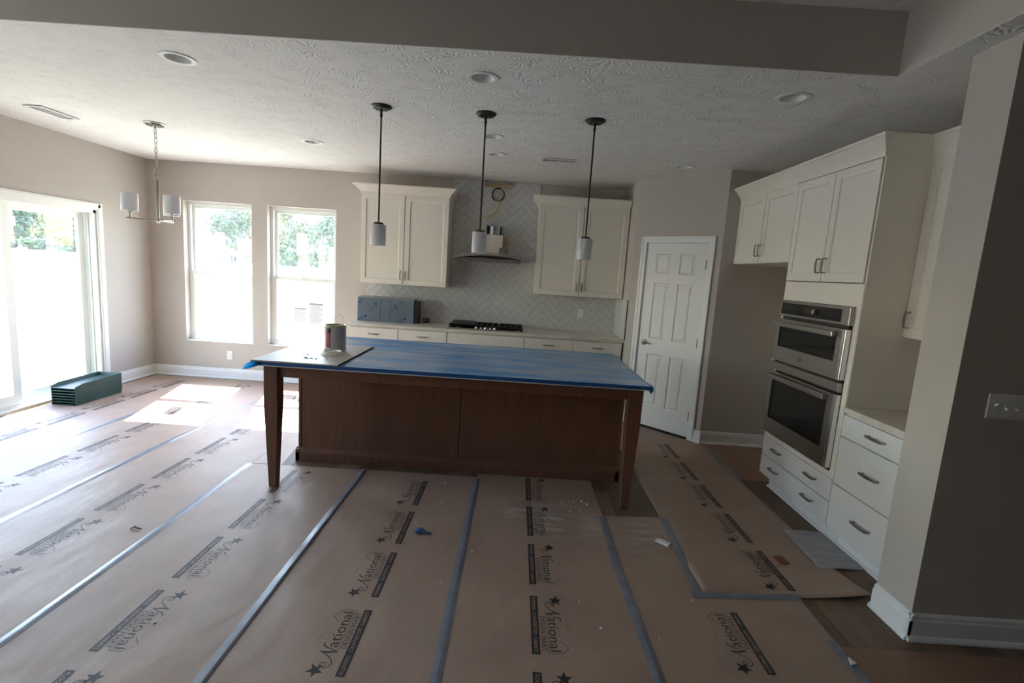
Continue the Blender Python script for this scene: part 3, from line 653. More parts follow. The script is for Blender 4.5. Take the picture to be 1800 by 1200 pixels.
# double oven (own thing, sits in the tower)
ov = thing('wall_oven', 'stainless microwave and oven combination built into the tall cream cabinet', 'oven', (XCF, TY1, 0), -PI/2)
OX0, OX1 = 0.030, 0.848
MB().box(OX0+0.01, -0.018, 0.490, OX1-0.01, 0.29, 1.550).obj('body', BLACKM, ov)
cp = MB().box(OX0, -0.052, 1.435, OX1, -0.018, 1.553, 0.004).obj('control_panel', STEEL, ov)
MB().box(OX0+0.028, -0.0545, 1.452, OX1-0.075, -0.051, 1.535, 0.001).obj('control_glass', BLACKG, cp)
MB().box(OX0+0.33, -0.0555, 1.478, OX0+0.40, -0.054, 1.510).obj('display', M('dim_display', (0.10, 0.03, 0.035), 0.2), cp)
q = MB(); q.lathe([(0, 0), (0.019, 0), (0.017, 0.02), (0, 0.022)], n=20); q.xf(Matrix.Translation((OX0+0.465, -0.054, 1.494)) @ Matrix.Rotation(PI/2, 4, 'X')).obj('knob', STEEL, cp, True)
MB().box(OX0+0.02, -0.030, 1.412, OX1-0.02, -0.018, 1.436).obj('vent_gap', DARK, ov)
def oven_door(nm, z0, z1, wz0, wz1, hz):
    d = MB().plate(rect(OX0-0.005, z0, OX1-0.03, z1), [rect(OX0+0.045, wz0, OX1-0.085, wz1)], -0.058, -0.022).obj(nm, STEEL, ov)
    MB().box(OX0+0.040, -0.050, wz0-0.005, OX1-0.08, -0.030, wz1+0.005).obj('window', BLACKG, d)
    MB().box(OX1-0.0305, -0.056, z0, OX1-0.006, -0.020, z1, 0.003).obj('edge_trim', M('bright_steel', (0.78, 0.77, 0.75), 0.18, metal=1.0), d)
    h = MB(); h.box(OX0+0.004, -0.092, hz-0.019, OX1-0.085, -0.074, hz+0.019, 0.006)
    h.box(OX0+0.008, -0.08, hz-0.014, OX0+0.035, -0.057, hz+0.014); h.box(OX1-0.12, -0.08, hz-0.014, OX1-0.09, -0.057, hz+0.014)
    h.obj('handle', STEEL, d); return d
md = oven_door('microwave_door', 1.085, 1.410, 1.195, 1.372, 1.372)
q = MB(); q.lathe([(0, 0), (0.020, 0), (0.020, 0.002), (0.016, 0.003), (0, 0.003)], n=24); q.xf(Matrix.Translation((0.40, -0.058, 1.137)) @ Matrix.Rotation(PI/2, 4, 'X')).obj('round_badge', M('badge_grey', (0.16, 0.16, 0.165), 0.3, metal=0.7), md)
MB().box(OX0-0.005, -0.050, 1.005, OX1-0.008, -0.02, 1.066, 0.004).obj('middle_strip', STEEL, ov)
MB().box(OX0, -0.035, 1.066, OX1-0.02, -0.02, 1.086).obj('vent_gap', DARK, ov)
MB().box(OX0-0.028, -0.05, 1.068, OX0-0.006, -0.03, 1.088, 0.002).obj('shipping_clip', PLATE, ov)
oven_door('oven_door', 0.500, 0.990, 0.615, 0.935, 0.955)
MB().box(OX0, -0.030, 0.484, OX1-0.01, 0.0, 0.499).obj('bottom_trim', DARK, ov)

# right-hand drawer base and its countertop
DB0 = PY1+0.005
db = thing('drawer_base_cabinet', 'cream three-drawer base cabinet, tinted for skylight, between the oven tower and the wall end', 'cabinet', (XCF, TY0-0.004, 0), -PI/2)
DBW = TY0-0.004-DB0
MB().box(0, 0, 0.115, DBW, XR-XCF, CT-0.035).obj('carcass', CREAM_SKY, db)
for za, zb in ((0.742, 0.878), (0.428, 0.736), (0.126, 0.422)):
    dd = slabfront(db, 0.004, za, DBW-0.003, zb, CREAM_SKY); pull(dd, DBW*0.50, (za+zb)/2+0.008, False, 0.135)
MB().box(0, 0.075, 0, DBW, XR-XCF, 0.116).obj('toe_kick', TRIM, db)
MB().prism([(0.075, 0), (0.057, 0), (0.058, 0.008), (0.063, 0.015), (0.075, 0.018)], 0.0, DBW, 'x').obj('shoe_moulding', TRIM, db)
ct = MB().box(XCF-0.035, DB0, CT-0.035, XR, TY0-0.005, CT, 0.003).obj('countertop', QUARTZ); tag(ct, 'short quartz countertop on the three-drawer base beside the oven tower', 'countertop')

# back run of base cabinets
BX = [-1.930, -1.355, -0.780, 0.130, 0.705, 1.278]
BL = ['cream base cabinet at the window end of the back counter', 'cream base cabinet just to the window side of the cooktop', 'wide cream base cabinet with blank panel under the cooktop', 'cream base cabinet just to the pantry side of the cooktop', 'cream base cabinet at the pantry end of the back counter']
BYF = 5.705
for i in range(5):
    x0, x1 = BX[i], BX[i+1]; w_ = x1-x0
    t = thing('base_cabinet', BL[i], 'cabinet', (x0, BYF, 0), 0)
    shell(w_, YB-BYF-0.005, 0.115, CT-0.035, 0.002).obj('carcass', CREAM, t)
    dd = slabfront(t, 0.0055, 0.735, w_-0.0055, 0.884, CREAM, name='drawer' if i != 2 else 'false_front')
    if i != 2: pull(dd, w_/2, 0.815, False, 0.12)
    for k in range(2):
        d2 = shaker(t, k*w_/2+0.004, 0.125, (k+1)*w_/2-0.004, 0.728, CREAM); pull(d2, w_/2-0.03 if k == 0 else w_/2+0.03, 0.62)
    MB().box(0, 0.075, 0, w_, YB-BYF-0.005, 0.116).obj('toe_kick', TRIM, t)
ct = MB().box(-1.955, 5.678, CT-0.034, XS-0.002, YB-0.010, CT, 0.003).obj('countertop', QUARTZ); tag(ct, 'long pale quartz countertop along the back wall under the tiles', 'countertop')

# ------------------------------------------------------------------ island
isl = thing('kitchen_island', 'dark stained wood island with tapered legs and white slab top', 'island', (0, 0, 0))
IX0, IX1, IY0, IY1 = -1.740, 0.952, 3.250, 4.600
IT = 0.9265
MB().box(IX0, IY0, IT-0.031, IX1, IY1, IT, 0.003).obj('slab_top', SLAB, isl)
bd = MB().box(-1.675, 3.845, 0.0, 0.905, 4.565, IT-0.031).obj('body', ISL, isl)
for a, b in ((-1.690, -0.390), (-0.384, 0.915)):
    MB().box(a, 3.830, 0.10, b, 3.846, IT-0.031, 0.002).obj('back_panel', ISL, bd)
for xx in (-1.697, 0.900): MB().box(xx, 3.824, 0.02, xx+0.022, 3.846, IT-0.031, 0.003).obj('corner_batten', ISL, bd)
q = MB(); q.prism([(3.846, 0), (3.802, 0), (3.802, 0.075), (3.808, 0.092), (3.820, 0.105), (3.830, 0.112), (3.846, 0.112)], -1.712, 0.930, 'x'); q.obj('base_moulding', ISL, isl)
for xx, sx in ((-1.712, 1), (0.930, -1)):
    xs = (xx, xx+sx*0.036)
    MB().box(min(xs), 3.802, 0, max(xs), 4.565, 0.10, 0.004).obj('base_return', ISL, isl)
def leg(cx, cy, zb):
    q = MB(); bmx = q.bm; top, bot = 0.0475, 0.0265
    zs = [(zb, bot), (0.62, top-0.001), (0.66, top), (IT-0.031, top)]
    loops = [[bmx.verts.new((cx+sx*h, cy+sy*h, z)) for sx, sy in ((-1, -1), (1, -1), (1, 1), (-1, 1))] for z, h in zs]
    for A, B in zip(loops, loops[1:]):
        for i in range(4): q._f([A[i], A[(i+1) % 4], B[(i+1) % 4], B[i]])
    q._f(loops[0][::-1]); q._f(loops[-1])
    bmesh.ops.bevel(bmx, geom=[e for e in bmx.edges if abs(e.verts[0].co.z-e.verts[1].co.z) > 0.02], offset=0.003, segments=2, affect='EDGES')
    q.obj('leg', ISL, isl)
LXL, LXR, LY = -1.657, 0.870, 3.340
leg(LXL, LY, 0.0026); leg(LXR, LY, 0.0)
MB().box(LXL+0.045, LY-0.028, 0.812, LXR-0.045, LY-0.006, IT-0.031, 0.002).obj('apron', ISL, isl)
MB().box(LXL-0.022, LY+0.045, 0.812, LXL+0.0, 3.846, IT-0.031, 0.002).obj('side_apron', ISL, isl)
MB().box(LXR+0.0, LY+0.045, 0.812, LXR+0.022, 3.846, IT-0.031, 0.002).obj('side_apron', ISL, isl)

# protective film on the island (wrinkled sheet with taped edge)
fl = thing('protective_film', 'blue plastic protective film taped over the island top', 'plastic film', (0, 0, IT))
q = MB(); nx, ny = 120, 60; V = []
for j in range(ny+1):
    row = []
    for i in range(nx+1):
        x = IX0-0.002+(IX1-IX0+0.004)*i/nx; y = IY0-0.002+(IY1-IY0+0.004)*j/ny
        h = 0.0012+0.0035*max(0, noise.noise((x*1.5, y*6, 3.1)))+0.002*max(0, noise.noise((x*5, y*14, 9.0)))
        for yc, am in ((3.93, 0.006), (4.13, 0.005), (3.62, 0.002)):
            h += am*math.exp(-((y-yc-0.02*math.sin(x*3))/0.012)**2)
        if x < -1.135 and y < 4.095: h = min(h, 0.0036)          # pressed flat under the board
        edge = min(i, nx-i, j, ny-j)
        if edge < 2: h = 0.001
        row.append(q.bm.verts.new((x, y, h)))
    V.append(row)
for j in range(ny):
    for i in range(nx): q._f([V[j][i], V[j][i+1], V[j+1][i+1], V[j+1][i]])
q.obj('sheet', FILM, fl, True)
q = MB(); q.box(IX0-0.004, IY0-0.004, -0.023, IX1+0.004, IY0-0.0005, 0.0022); q.box(IX1+0.0005, IY0-0.003, -0.020, IX1+0.004, IY1, 0.002); q.box(IX0-0.004, IY0-0.003, -0.020, IX0-0.0005, IY1, 0.002)
q.obj('edge_tape', BLUETAPE, fl)
def flap(pts, nm):
    q = MB(); vsx = [[q.bm.verts.new(p) for p in r] for r in pts]
    for A, B in zip(vsx, vsx[1:]):
        for i in range(len(A)-1): q._f([A[i], A[i+1], B[i+1], B[i]])
    o = q.obj(nm, CYAN, fl, True); sm = o.modifiers.new('thickness', 'SOLIDIFY'); sm.thickness = 0.0008
    return o
flap([[(IX0-0.003, 3.26, 0.002), (IX0-0.003, 3.33, 0.002), (IX0-0.003, 3.43, 0.002)], [(IX0-0.035, 3.262, -0.004), (IX0-0.045, 3.34, 0.004), (IX0-0.03, 3.42, 0.0)], [(IX0-0.062, 3.27, -0.030), (IX0-0.070, 3.33, -0.022), (IX0-0.05, 3.41, -0.025)], [(IX0-0.078, 3.28, -0.062), (IX0-0.080, 3.33, -0.055), (IX0-0.060, 3.40, -0.05)]], 'loose_flap')
flap([[(-1.690, 3.2445, -0.004), (-1.72, 3.244, 0.0), (-1.745, 3.2445, 0.001)], [(-1.700, 3.240, -0.020), (-1.745, 3.236, -0.018), (-1.785, 3.240, -0.012)], [(-1.735, 3.240, -0.036), (-1.775, 3.234, -0.040), (-1.808, 3.242, -0.034)], [(-1.790, 3.242, -0.055), (-1.812, 3.240, -0.060), (-1.822, 3.246, -0.062)]], 'loose_flap')
flap([[(IX1+0.003, 3.25, 0.0), (IX1+0.003, 3.30, 0.002), (IX1+0.003, 3.38, 0.002)], [(IX1+0.020, 3.252, -0.010), (IX1+0.028, 3.31, -0.006), (IX1+0.02, 3.37, -0.004)], [(IX1+0.018, 3.258, -0.036), (IX1+0.032, 3.31, -0.034), (IX1+0.024, 3.36, -0.03)], [(IX1+0.004, 3.262, -0.056), (IX1+0.018, 3.31, -0.060), (IX1+0.014, 3.35, -0.05)]], 'loose_flap')

# things on the island
bz = IT+0.0035
bo = thing('tile_board', 'grey flat board with glossy crinkled surface lying on the blue film', 'board', (0, 0, bz))
MB().box(-1.757, 3.226, 0, -1.170, 4.060, 0.0105, 0.001).obj('board', BOARD, bo)
MB().box(-1.1705, 3.228, 0.0, -1.1685, 4.058, 0.0100).obj('cut_edge', BOARDE, bo)
bt = bz+0.0105
can = thing('paint_can', 'open one-gallon paint can with red stripe and wire bail on the board', 'paint can', (-1.425, 3.875, bt))
q = MB(); q.lathe([(0.0, 0.0), (0.080, 0.0), (0.083, 0.003), (0.083, 0.006), (0.0815, 0.009), (0.0815, 0.178), (0.0835, 0.181), (0.0835, 0.187), (0.0795, 0.188), (0.072, 0.184), (0.070, 0.165), (0.0, 0.165)], n=48); q.obj('can_body', CANL, can, True)
q = MB(); q.lathe([(0.0837, 0.179), (0.0840, 0.187), (0.079, 0.1892), (0.071, 0.1850), (0.0735, 0.181)], n=48); q.obj('rim', CANY, can, True)
q = MB(); q.lathe([(0.0, 0.160), (0.0705, 0.1605), (0.0712, 0.172), (0.0705, 0.173), (0.068, 0.168), (0, 0.167)], n=40); q.obj('paint', PAINTW, can, True)
q = MB(); n = 10; a0, a1 = math.radians(230), math.radians(266)
for i in range(n):
    t0, t1 = a0+(a1-a0)*i/n, a0+(a1-a0)*(i+1)/n
    vsx = [q.bm.verts.new((0.0822*math.cos(t), 0.0822*math.sin(t), z)) for t, z in ((t0, 0.012), (t1, 0.012), (t1, 0.168), (t0, 0.168))]; q._f(vsx)
q.obj('stripe', RED, can, True)
for ang in (math.radians(252), math.radians(72)):
    q = MB(); q.lathe([(0, 0), (0.016, 0), (0.015, 0.005), (0.008, 0.008), (0, 0.008)], n=20)
    q.xf(Matrix.Translation((0.081*math.cos(ang), 0.081*math.sin(ang), 0.150)) @ Matrix.Rotation(ang, 4, 'Z') @ Matrix.Rotation(PI/2, 4, 'Y') @ Matrix.Scale(1.25, 4, (1, 0, 0))).obj('bail_ear', BLACKM, can, True)
pts = []
for i in range(25):
    t = PI*i/24; ang = math.radians(252)
    rr = 0.089*math.cos(t); pts.append((rr*math.cos(ang)+0.03*math.sin(t), rr*math.sin(ang)-0.0*math.sin(t), 0.150+0.118*math.sin(t)))
MB().tube(pts, 0.0013, 6).obj('wire_bail', NICKEL, can, True)
ld = thing('paint_cover', 'cream round metal cover of the paint can lying upside down in front of it', 'can cover', (-1.345, 3.600, bt))
q = MB(); q.lathe([(0.0, 0.010), (0.052, 0.011), (0.058, 0.024), (0.064, 0.026), (0.070, 0.020), (0.082, 0.006), (0.083, 0.0), (0.0, 0.0)], n=48)
for v_ in q.bm.verts:
    if v_.co.z > 0.015: v_.co.z += 0.004*noise.noise((v_.co.x*30, v_.co.y*30, 1.0))
q.obj('lid_disc', M('lid_cream', (0.72, 0.70, 0.63), 0.45), ld, True)
q = MB(); q.lathe([(0, 0.0115), (0.030, 0.0118), (0.048, 0.0135), (0.050, 0.012)], n=30); q.obj('paint_film', PAINTW, ld, True)
for i, (dx, dy) in enumerate(((-1.475, 3.40), (-1.455, 3.385), (-1.425, 3.372), (-1.405, 3.39), (-1.315, 3.405), (-1.385, 3.375), (-1.49, 3.50))):
    q = MB(); q.tube([(0, 0, 0.002), (0.012, 0.004, 0.006), (0.02, -0.004+0.004*i % 0.01, 0.003)], [0.002, 0.0035, 0.0015], 5)
    o = q.obj('dried_scrap', M('scrap_dark', (0.06, 0.05, 0.045), 0.7)); o.location = (dx, dy, bt); o.rotation_euler = (0, 0, i*1.3)
    tag(o, 'small dark dried scrap on the grey board in front of the paint can lid', 'debris', 'dark scraps on the grey board')

# ------------------------------------------------------------------ cooktop, hood, wall opening
ckt = thing('cooktop', 'black five-burner gas cooktop with griddle set into the back counter', 'cooktop', (-0.795, 5.765, CT))
CW, CD = 0.915, 0.50
MB().box(0, 0, 0, CW, CD, 0.012, 0.004).obj('base_tray', STEEL, ckt)
MB().box(0.012, 0.012, 0.011, CW-0.012, CD-0.012, 0.0135).obj('burner_deck', BLACKG, ckt)
g = MB().box(0.018, 0.03, 0.028, 0.315, CD-0.03, 0.052, 0.004)
g.box(0.03, 0.045, 0.052, 0.303, CD-0.045, 0.058, 0.003); g.obj('griddle_plate', IRON, ckt)
def grate(x0, x1):
    q = MB(); z0, z1 = 0.030, 0.046
    for yy in (0.03, CD-0.042): q.box(x0, yy, z0, x1, yy+0.012, z1)
    for xx in (x0, x1-0.012): q.box(xx, 0.03, z0, xx+0.012, CD-0.03, z1)
    for k in (0.25, 0.5, 0.75): q.box(x0+(x1-x0)*k-0.005, 0.03, z0, x0+(x1-x0)*k+0.005, CD-0.03, z1)
    for k in (0.35, 0.65): q.box(x0, CD*k-0.005, z0, x1, CD*k+0.005, z1)
    for xx in (x0, x1-0.014):
        for yy in (0.03, CD-0.044): q.box(xx, yy, 0.012, xx+0.014, yy+0.014, z0)
    return q.obj('grate', IRON, ckt)
grate(0.325, 0.600); grate(0.608, 0.897); grate(0.018, 0.315)
for bx, by, br in ((0.165, 0.14, 0.04), (0.165, 0.37, 0.035), (0.46, 0.30, 0.055), (0.75, 0.14, 0.035), (0.75, 0.37, 0.045)):
    q = MB(); q.lathe([(0, 0.013), (br, 0.013), (br, 0.020), (br*0.75, 0.022), (br*0.75, 0.028), (0, 0.028)], bx, by, 24); q.obj('burner', IRON, ckt, True)
for k in range(5):
    q = MB(); q.lathe([(0, 0), (0.020, 0), (0.019, 0.014), (0.013, 0.026), (0, 0.027)], 0.345+0.055*k, 0.045+0.022*(k % 2), 20); q.xf(Matrix.Translation((0, 0, 0.0135))).obj('knob', M('knob_steel', (0.7, 0.7, 0.7), 0.15, metal=1), ckt, True)
for xx in (0.10, 0.82): MB().box(xx, 0.006, 0.012, xx+0.05, 0.02, 0.02, 0.002).obj('foot_tab', STEEL, ckt)

hd = thing('range_hood', 'curved stainless range hood with exposed motor box on the tiled wall', 'range hood', (0, YB-0.009, 0))
q = MB(); nseg = 28; top = []; bot = []
HX0, HX1 = -0.782, 0.142
for i in range(nseg+1):
    t = i/nseg; x = HX0+(HX1-HX0)*t; z = 1.770+0.055*(1-(2*t-1)**2)
    top.append((x, z+0.018)); bot.append((x, z-0.017))
q.prism(bot+top[::-1], -0.470, -0.025, 'y'); q.obj('canopy', M('hood_steel', (0.50, 0.48, 0.46), 0.38, metal=0.9), hd)
un = MB().box(-0.66, -0.43, 1.736, 0.03, -0.0, 1.778, 0.004).obj('underside_panel', STEEL, hd)
for k in range(3): MB().box(-0.60+0.195*k, -0.36, 1.733, -0.43+0.195*k, -0.08, 1.738, 0.001).obj('filter', GALV, un)
for xx in (-0.625, -0.015):
    q = MB(); q.lathe([(0, 1.732), (0.022, 1.732), (0.024, 1.737)], xx, -0.395, 18); q.obj('hood_lamp', M('lamp_lens', (0.8, 0.8, 0.78), 0.2), un)
MB().plate([(-0.425, 1.80), (-0.240, 1.80), (-0.240, 1.915), (-0.205, 1.915), (-0.205, 2.062), (-0.425, 2.062)], [], -0.270, -0.02).obj('motor_box', M('motor_cream', (0.66, 0.59, 0.50), 0.5), hd)
br = MB(); br.box(-0.236, -0.235, 1.80, -0.160, -0.02, 1.912); br.box(-0.150, -0.21, 1.80, -0.142, -0.01, 2.0); br.obj('mount_bracket', GALV, hd)
MB().box(-0.200, -0.22, 1.915, -0.150, -0.02, 2.040).obj('wood_shim', WOODRAW, hd)
q = MB(); q.lathe([(0.098, 0), (0.098, 0.012), (0.088, 0.016), (0.088, 0.105), (0.084, 0.105), (0.084, 0.0)], n=32); q.xf(Matrix.Translation((-0.315, -0.145, 2.062))).obj('duct_collar', GALV, hd, True)
q = MB(); q.box(-0.415, -0.25, 2.062, -0.405, -0.04, 2.185); q.box(-0.225, -0.25, 2.062, -0.215, -0.04, 2.175); q.box(-0.415, -0.05, 2.062, -0.215, -0.04, 2.19); q.obj('damper_frame', GALV, hd)
MB().box(-0.455, -0.262, 1.800, -0.425, -0.24, 1.812).obj('plug', BLACKM, hd)

bk = thing('mounting_cleat', 'raw wood cleat with grey metal bracket fixed below the ceiling', 'cleat', (0, YB-0.009, 0))
MB().box(-0.468, -0.024, 2.665, -0.135, 0, 2.704, 0.002).obj('wood_block', WOODRAW, bk)
q = MB(); q.box(-0.478, -0.030, 2.700, -0.118, 0, 2.738)
for k in range(14): q.box(-0.462+0.024*k, -0.032, 2.712, -0.450+0.024*k, -0.029, 2.726)
q.obj('metal_bracket', GALV, bk)
dh = thing('duct_opening', 'round black-rimmed duct opening cut through the tiles above the hood', 'duct', (-0.305, YB-0.009, 2.578))
q = MB(); q.lathe([(0.070, 0.0), (0.082, 0.0), (0.082, 0.012), (0.070, 0.012)], n=36, closed=True); q.xf(Matrix.Rotation(PI/2, 4, 'X')).obj('rim', RUBBERHOLE, dh, True)
q = MB(); q.lathe([(0, 0.0), (0.070, 0.0), (0.070, 0.002), (0, 0.002)], n=36); q.xf(Matrix.Rotation(PI/2, 4, 'X')).obj('duct_back', M('duct_grey', (0.45, 0.44, 0.43), 0.6), dh, True)
def spline(pts, n=8):
    out = []; P = [Vector(p) for p in pts]
    for i in range(len(P)-1):
        p0, p1, p2, p3 = P[max(i-1, 0)], P[i], P[i+1], P[min(i+2, len(P)-1)]
        for k in range(n):
            t = k/n
            out.append(0.5*((2*p1)+(-p0+p2)*t+(2*p0-5*p1+4*p2-p3)*t*t+(-p0+3*p1-3*p2+p3)*t**3))
    out.append(P[-1]); return out
wi = MB().tube(spline([(-0.345, 6.285, 2.735), (-0.29, 6.27, 2.72), (-0.262, 6.265, 2.66), (-0.265, 6.27, 2.58), (-0.29, 6.27, 2.50), (-0.285, 6.26, 2.42), (-0.33, 6.25, 2.33), (-0.42, 6.24, 2.285), (-0.488, 6.22, 2.27), (-0.475, 6.18, 2.18), (-0.445, 6.14, 2.075)]), 0.0055, 8).obj('electrical_cable', YELLOW, None, True)
tag(wi, 'yellow electrical cable hanging from the cleat down to the hood', 'cable')
w2 = MB().tube(spline([(-0.33, 6.31, 2.56), (-0.35, 6.295, 2.53), (-0.30, 6.29, 2.49), (-0.27, 6.30, 2.485)]), 0.004, 6).obj('cable_end', YELLOW, None, True); tag(w2, 'short yellow cable end poking out of the duct opening', 'cable')

# film-wrapped steel chimney cover on the counter
cv = thing('chimney_cover', 'blue-film-wrapped steel hood chimney box lying on the back counter', 'metal box', (-1.925, 5.955, CT))
q = MB(); q.box(0, 0, 0, 0.690, 0.20, 0.285, 0.003); q.obj('box', FILMSTEEL, cv)
MB().box(0.012, 0.002, 0.2845, 0.695, 0.225, 0.297, 0.002).obj('top_sheet', M('filmed_edge', (0.30, 0.31, 0.32), 0.35, metal=0.5), cv)
MB().box(0.690, 0.01, 0.0, 0.735, 0.205, 0.275).obj('end_gap', BLACKM, cv)
for xx in (0.283, 0.402): MB().box(xx-0.002, -0.0015, 0.002, xx+0.002, 0.0, 0.283).obj('fold_line', M('fold_dark', (0.04, 0.05, 0.065), 0.4), cv)
def prnt(pts, nm='film_mark'):
    q = MB(); q.prism(pts, -0.0022, -0.0012, 'y'); q.obj(nm, FILMINK, cv)
def band(x, z, L, wd, ang):
    c3, s3 = math.cos(ang), math.sin(ang)
    return [(x+c3*a-s3*b, z+s3*a+c3*b) for a, b in ((0, -wd/2), (L, -wd/2), (L, wd/2), (0, wd/2))]
def ring_mark(cx, cz):
    for st in (0.5, 0.5+PI):
        pts = [(cx+0.024*math.cos(st+2.5*i/10), cz+0.024*math.sin(st+2.5*i/10)) for i in range(11)]+[(cx+0.013*math.cos(st+2.5*i/10), cz+0.013*math.sin(st+2.5*i/10)) for i in range(10, -1, -1)]
        q = MB(); q.prism(pts, -0.0022, -0.0012, 'y'); q.obj('film_mark', FILMINK, cv)
ring_mark(0.223, 0.205); ring_mark(0.468, 0.195)
q45 = math.radians(43)
for (x, z, L, wd) in ((0.145, 0.120, 0.085, 0.006), (0.008, 0.185, 0.075, 0.006), (0.006, 0.218, 0.09, 0.010), (0.505, 0.232, 0.06, 0.005), (0.52, 0.222, 0.06, 0.005), (0.015, 0.008, 0.07, 0.010), (0.045, 0.004, 0.04, 0.006), (0.50, 0.006, 0.065, 0.008), (0.535, 0.004, 0.04, 0.006)): prnt(band(x, z, L, wd, q45))
for (x, z) in ((0.092, 0.068), (0.572, 0.062)): prnt(band(x-0.0, z-0.02, 0.028, 0.028, q45))
for (x, z) in ((0.428, 0.150),): prnt(circ(x, z, 0.009, 12))
tb = thing('junction_box', 'small dark electrical box beside the filmed steel box on the counter', 'electrical box', (-1.160, 6.165, CT))
MB().box(0, 0, 0, 0.075, 0.06, 0.055, 0.004).obj('box', M('box_dark', (0.05, 0.05, 0.048), 0.5), tb)
for k in range(2): MB().box(0.012+0.03*k, -0.002, 0.020, 0.030+0.03*k, 0.0, 0.045).obj('socket', M('socket_grey', (0.30, 0.29, 0.27), 0.5), tb)
MB().tube(spline([(0.04, 0.02, 0.05), (0.06, 0.01, 0.075), (0.095, 0.01, 0.06), (0.10, 0.02, 0.01)]), 0.003, 6).obj('lead', WIRE, tb)

# outlets and switch
def outlet(label, loc, rz):
    t = thing('wall_outlet', label, 'outlet', loc, rz)
    MB().box(-0.036, -0.007, -0.058, 0.036, 0.0, 0.058, 0.003).obj('cover_plate', PLATE, t)
    r = MB().box(-0.017, -0.009, -0.034, 0.017, -0.005, 0.034, 0.002).obj('receptacle', PLATE, t)
    for zz in (-0.018, 0.018):
        q = MB(); q.box(-0.008, -0.0096, zz-0.005, -0.006, -0.0088, zz+0.005); q.box(0.005, -0.0096, zz-0.004, 0.007, -0.0088, zz+0.004); q.obj('slots', DARK, r)
    return t
outlet('white outlet plate low on the beige wall below the sash windows', (-3.715, YB, 0.313), 0)
outlet('white outlet plate on the herringbone tiles under the wall cabinet', (0.843, YB-0.009, 1.159), 0)
sw = thing('switch_plate', 'four-gang white toggle switch plate on the shaded wall end', 'light switch', (2.158, PY0, 1.175))
MB().box(0, -0.007, -0.058, 0.210, 0.0, 0.058, 0.003).obj('cover_plate', PLATE, sw)
for k in range(4):
    xx = 0.036+0.046*k; u_ = (1, -1, -1, -1)[k]
    q = MB(); q.box(xx-0.005, -0.009, -0.012, xx+0.005, -0.006, 0.012); q.prism([(-0.008, u_*0.002), (-0.020, u_*0.010), (-0.018, u_*0.016), (-0.008, u_*0.010)], xx-0.004, xx+0.004, 'x'); q.obj('toggle', PLATE, sw)

# ------------------------------------------------------------------ ceiling fixtures
RL = ['white recessed ceiling light by the tray edge, toward the sliding door', 'white recessed ceiling light by the tray edge, in line with the range hood', 'white recessed ceiling light by the tray edge, toward the oven tower', 'white recessed ceiling light between the chandelier and the wall cabinets', 'white recessed ceiling light just behind the middle pendant canopy', 'white recessed ceiling light nearest the range hood', 'white recessed ceiling light in front of the pantry wall']
for (x, y), lb in zip(REC, RL):
    t = thing('recessed_light', lb, 'ceiling light', (x, y, HC), 0, 'recessed ceiling lights')
    q = MB(); q.lathe([(0.077, 0.001), (0.097, -0.001), (0.096, -0.005), (0.085, -0.007), (0.068, -0.004), (0.066, 0.0)], n=40); q.obj('trim_ring', TRIM, t, True)
    q = MB(); q.lathe([(0.067, -0.003), (0.060, 0.020), (0.052, 0.050), (0.050, 0.058)], n=40); q.obj('baffle', TRIM, t, True)
    q = MB(); q.lathe([(0.0, 0.050), (0.052, 0.052), (0.052, 0.056), (0, 0.056)], n=32); q.obj('lens', OPAL, t, True)
PLB = ['black stem pendant with white glass cylinder, above the paint can end of the island', 'black stem pendant with white glass cylinder, middle one in front of the hood', 'black stem pendant with white glass cylinder, above the pantry end of the island']
for (x, y, zb), lb in zip(((-1.043, 3.672, 1.765), (-0.298, 3.685, 1.757), (0.483, 3.685, 1.757)), PLB):
    t = thing('pendant_light', lb, 'pendant light', (x, y, HC), 0, 'pendant lights over the island')
    q = MB(); q.lathe([(0, 0), (0.072, 0), (0.073, -0.006), (0.066, -0.012), (0.058, -0.014), (0.054, -0.020), (0.0, -0.022)], n=36); q.obj('canopy', BLACKM, t, True)
    q = MB(); q.tube([(0, 0, -0.02), (0, 0, -0.075)], 0.0085, 12); q.tube([(0, 0, -0.07), (0, 0, zb+0.165-HC)], 0.0062, 12); q.tube([(-0.012, 0.0, -0.06), (0.012, 0, -0.06)], 0.003, 8); q.obj('stem', BLACKM, t, True)
    for sx in (-0.03, 0.03):
        q = MB(); q.lathe([(0, -0.02), (0.005, -0.02), (0.004, -0.026), (0, -0.027)], sx, 0, 10); q.obj('canopy_screw', BLACKM, t, True)
    z0 = zb-HC
    q = MB(); q.lathe([(0.0, z0+0.170), (0.012, z0+0.170), (0.034, z0+0.165), (0.036, z0+0.150), (0.036, z0+0.140), (0, z0+0.140)], n=32); q.obj('socket_cap', BLACKM, t, True)
    q = MB(); q.lathe([(0.034, z0+0.152), (0.052, z0+0.152), (0.0535, z0+0.150), (0.0535, z0), (0.0505, z0), (0.0505, z0+0.147), (0.034, z0+0.149)], n=40); q.obj('shade', OPAL, t, True)
    q = MB(); q.lathe([(0, z0+0.04), (0.018, z0+0.048), (0.024, z0+0.07), (0.016, z0+0.10), (0.012, z0+0.141), (0, z0+0.141)], n=20); q.obj('bulb', OPAL, t, True)

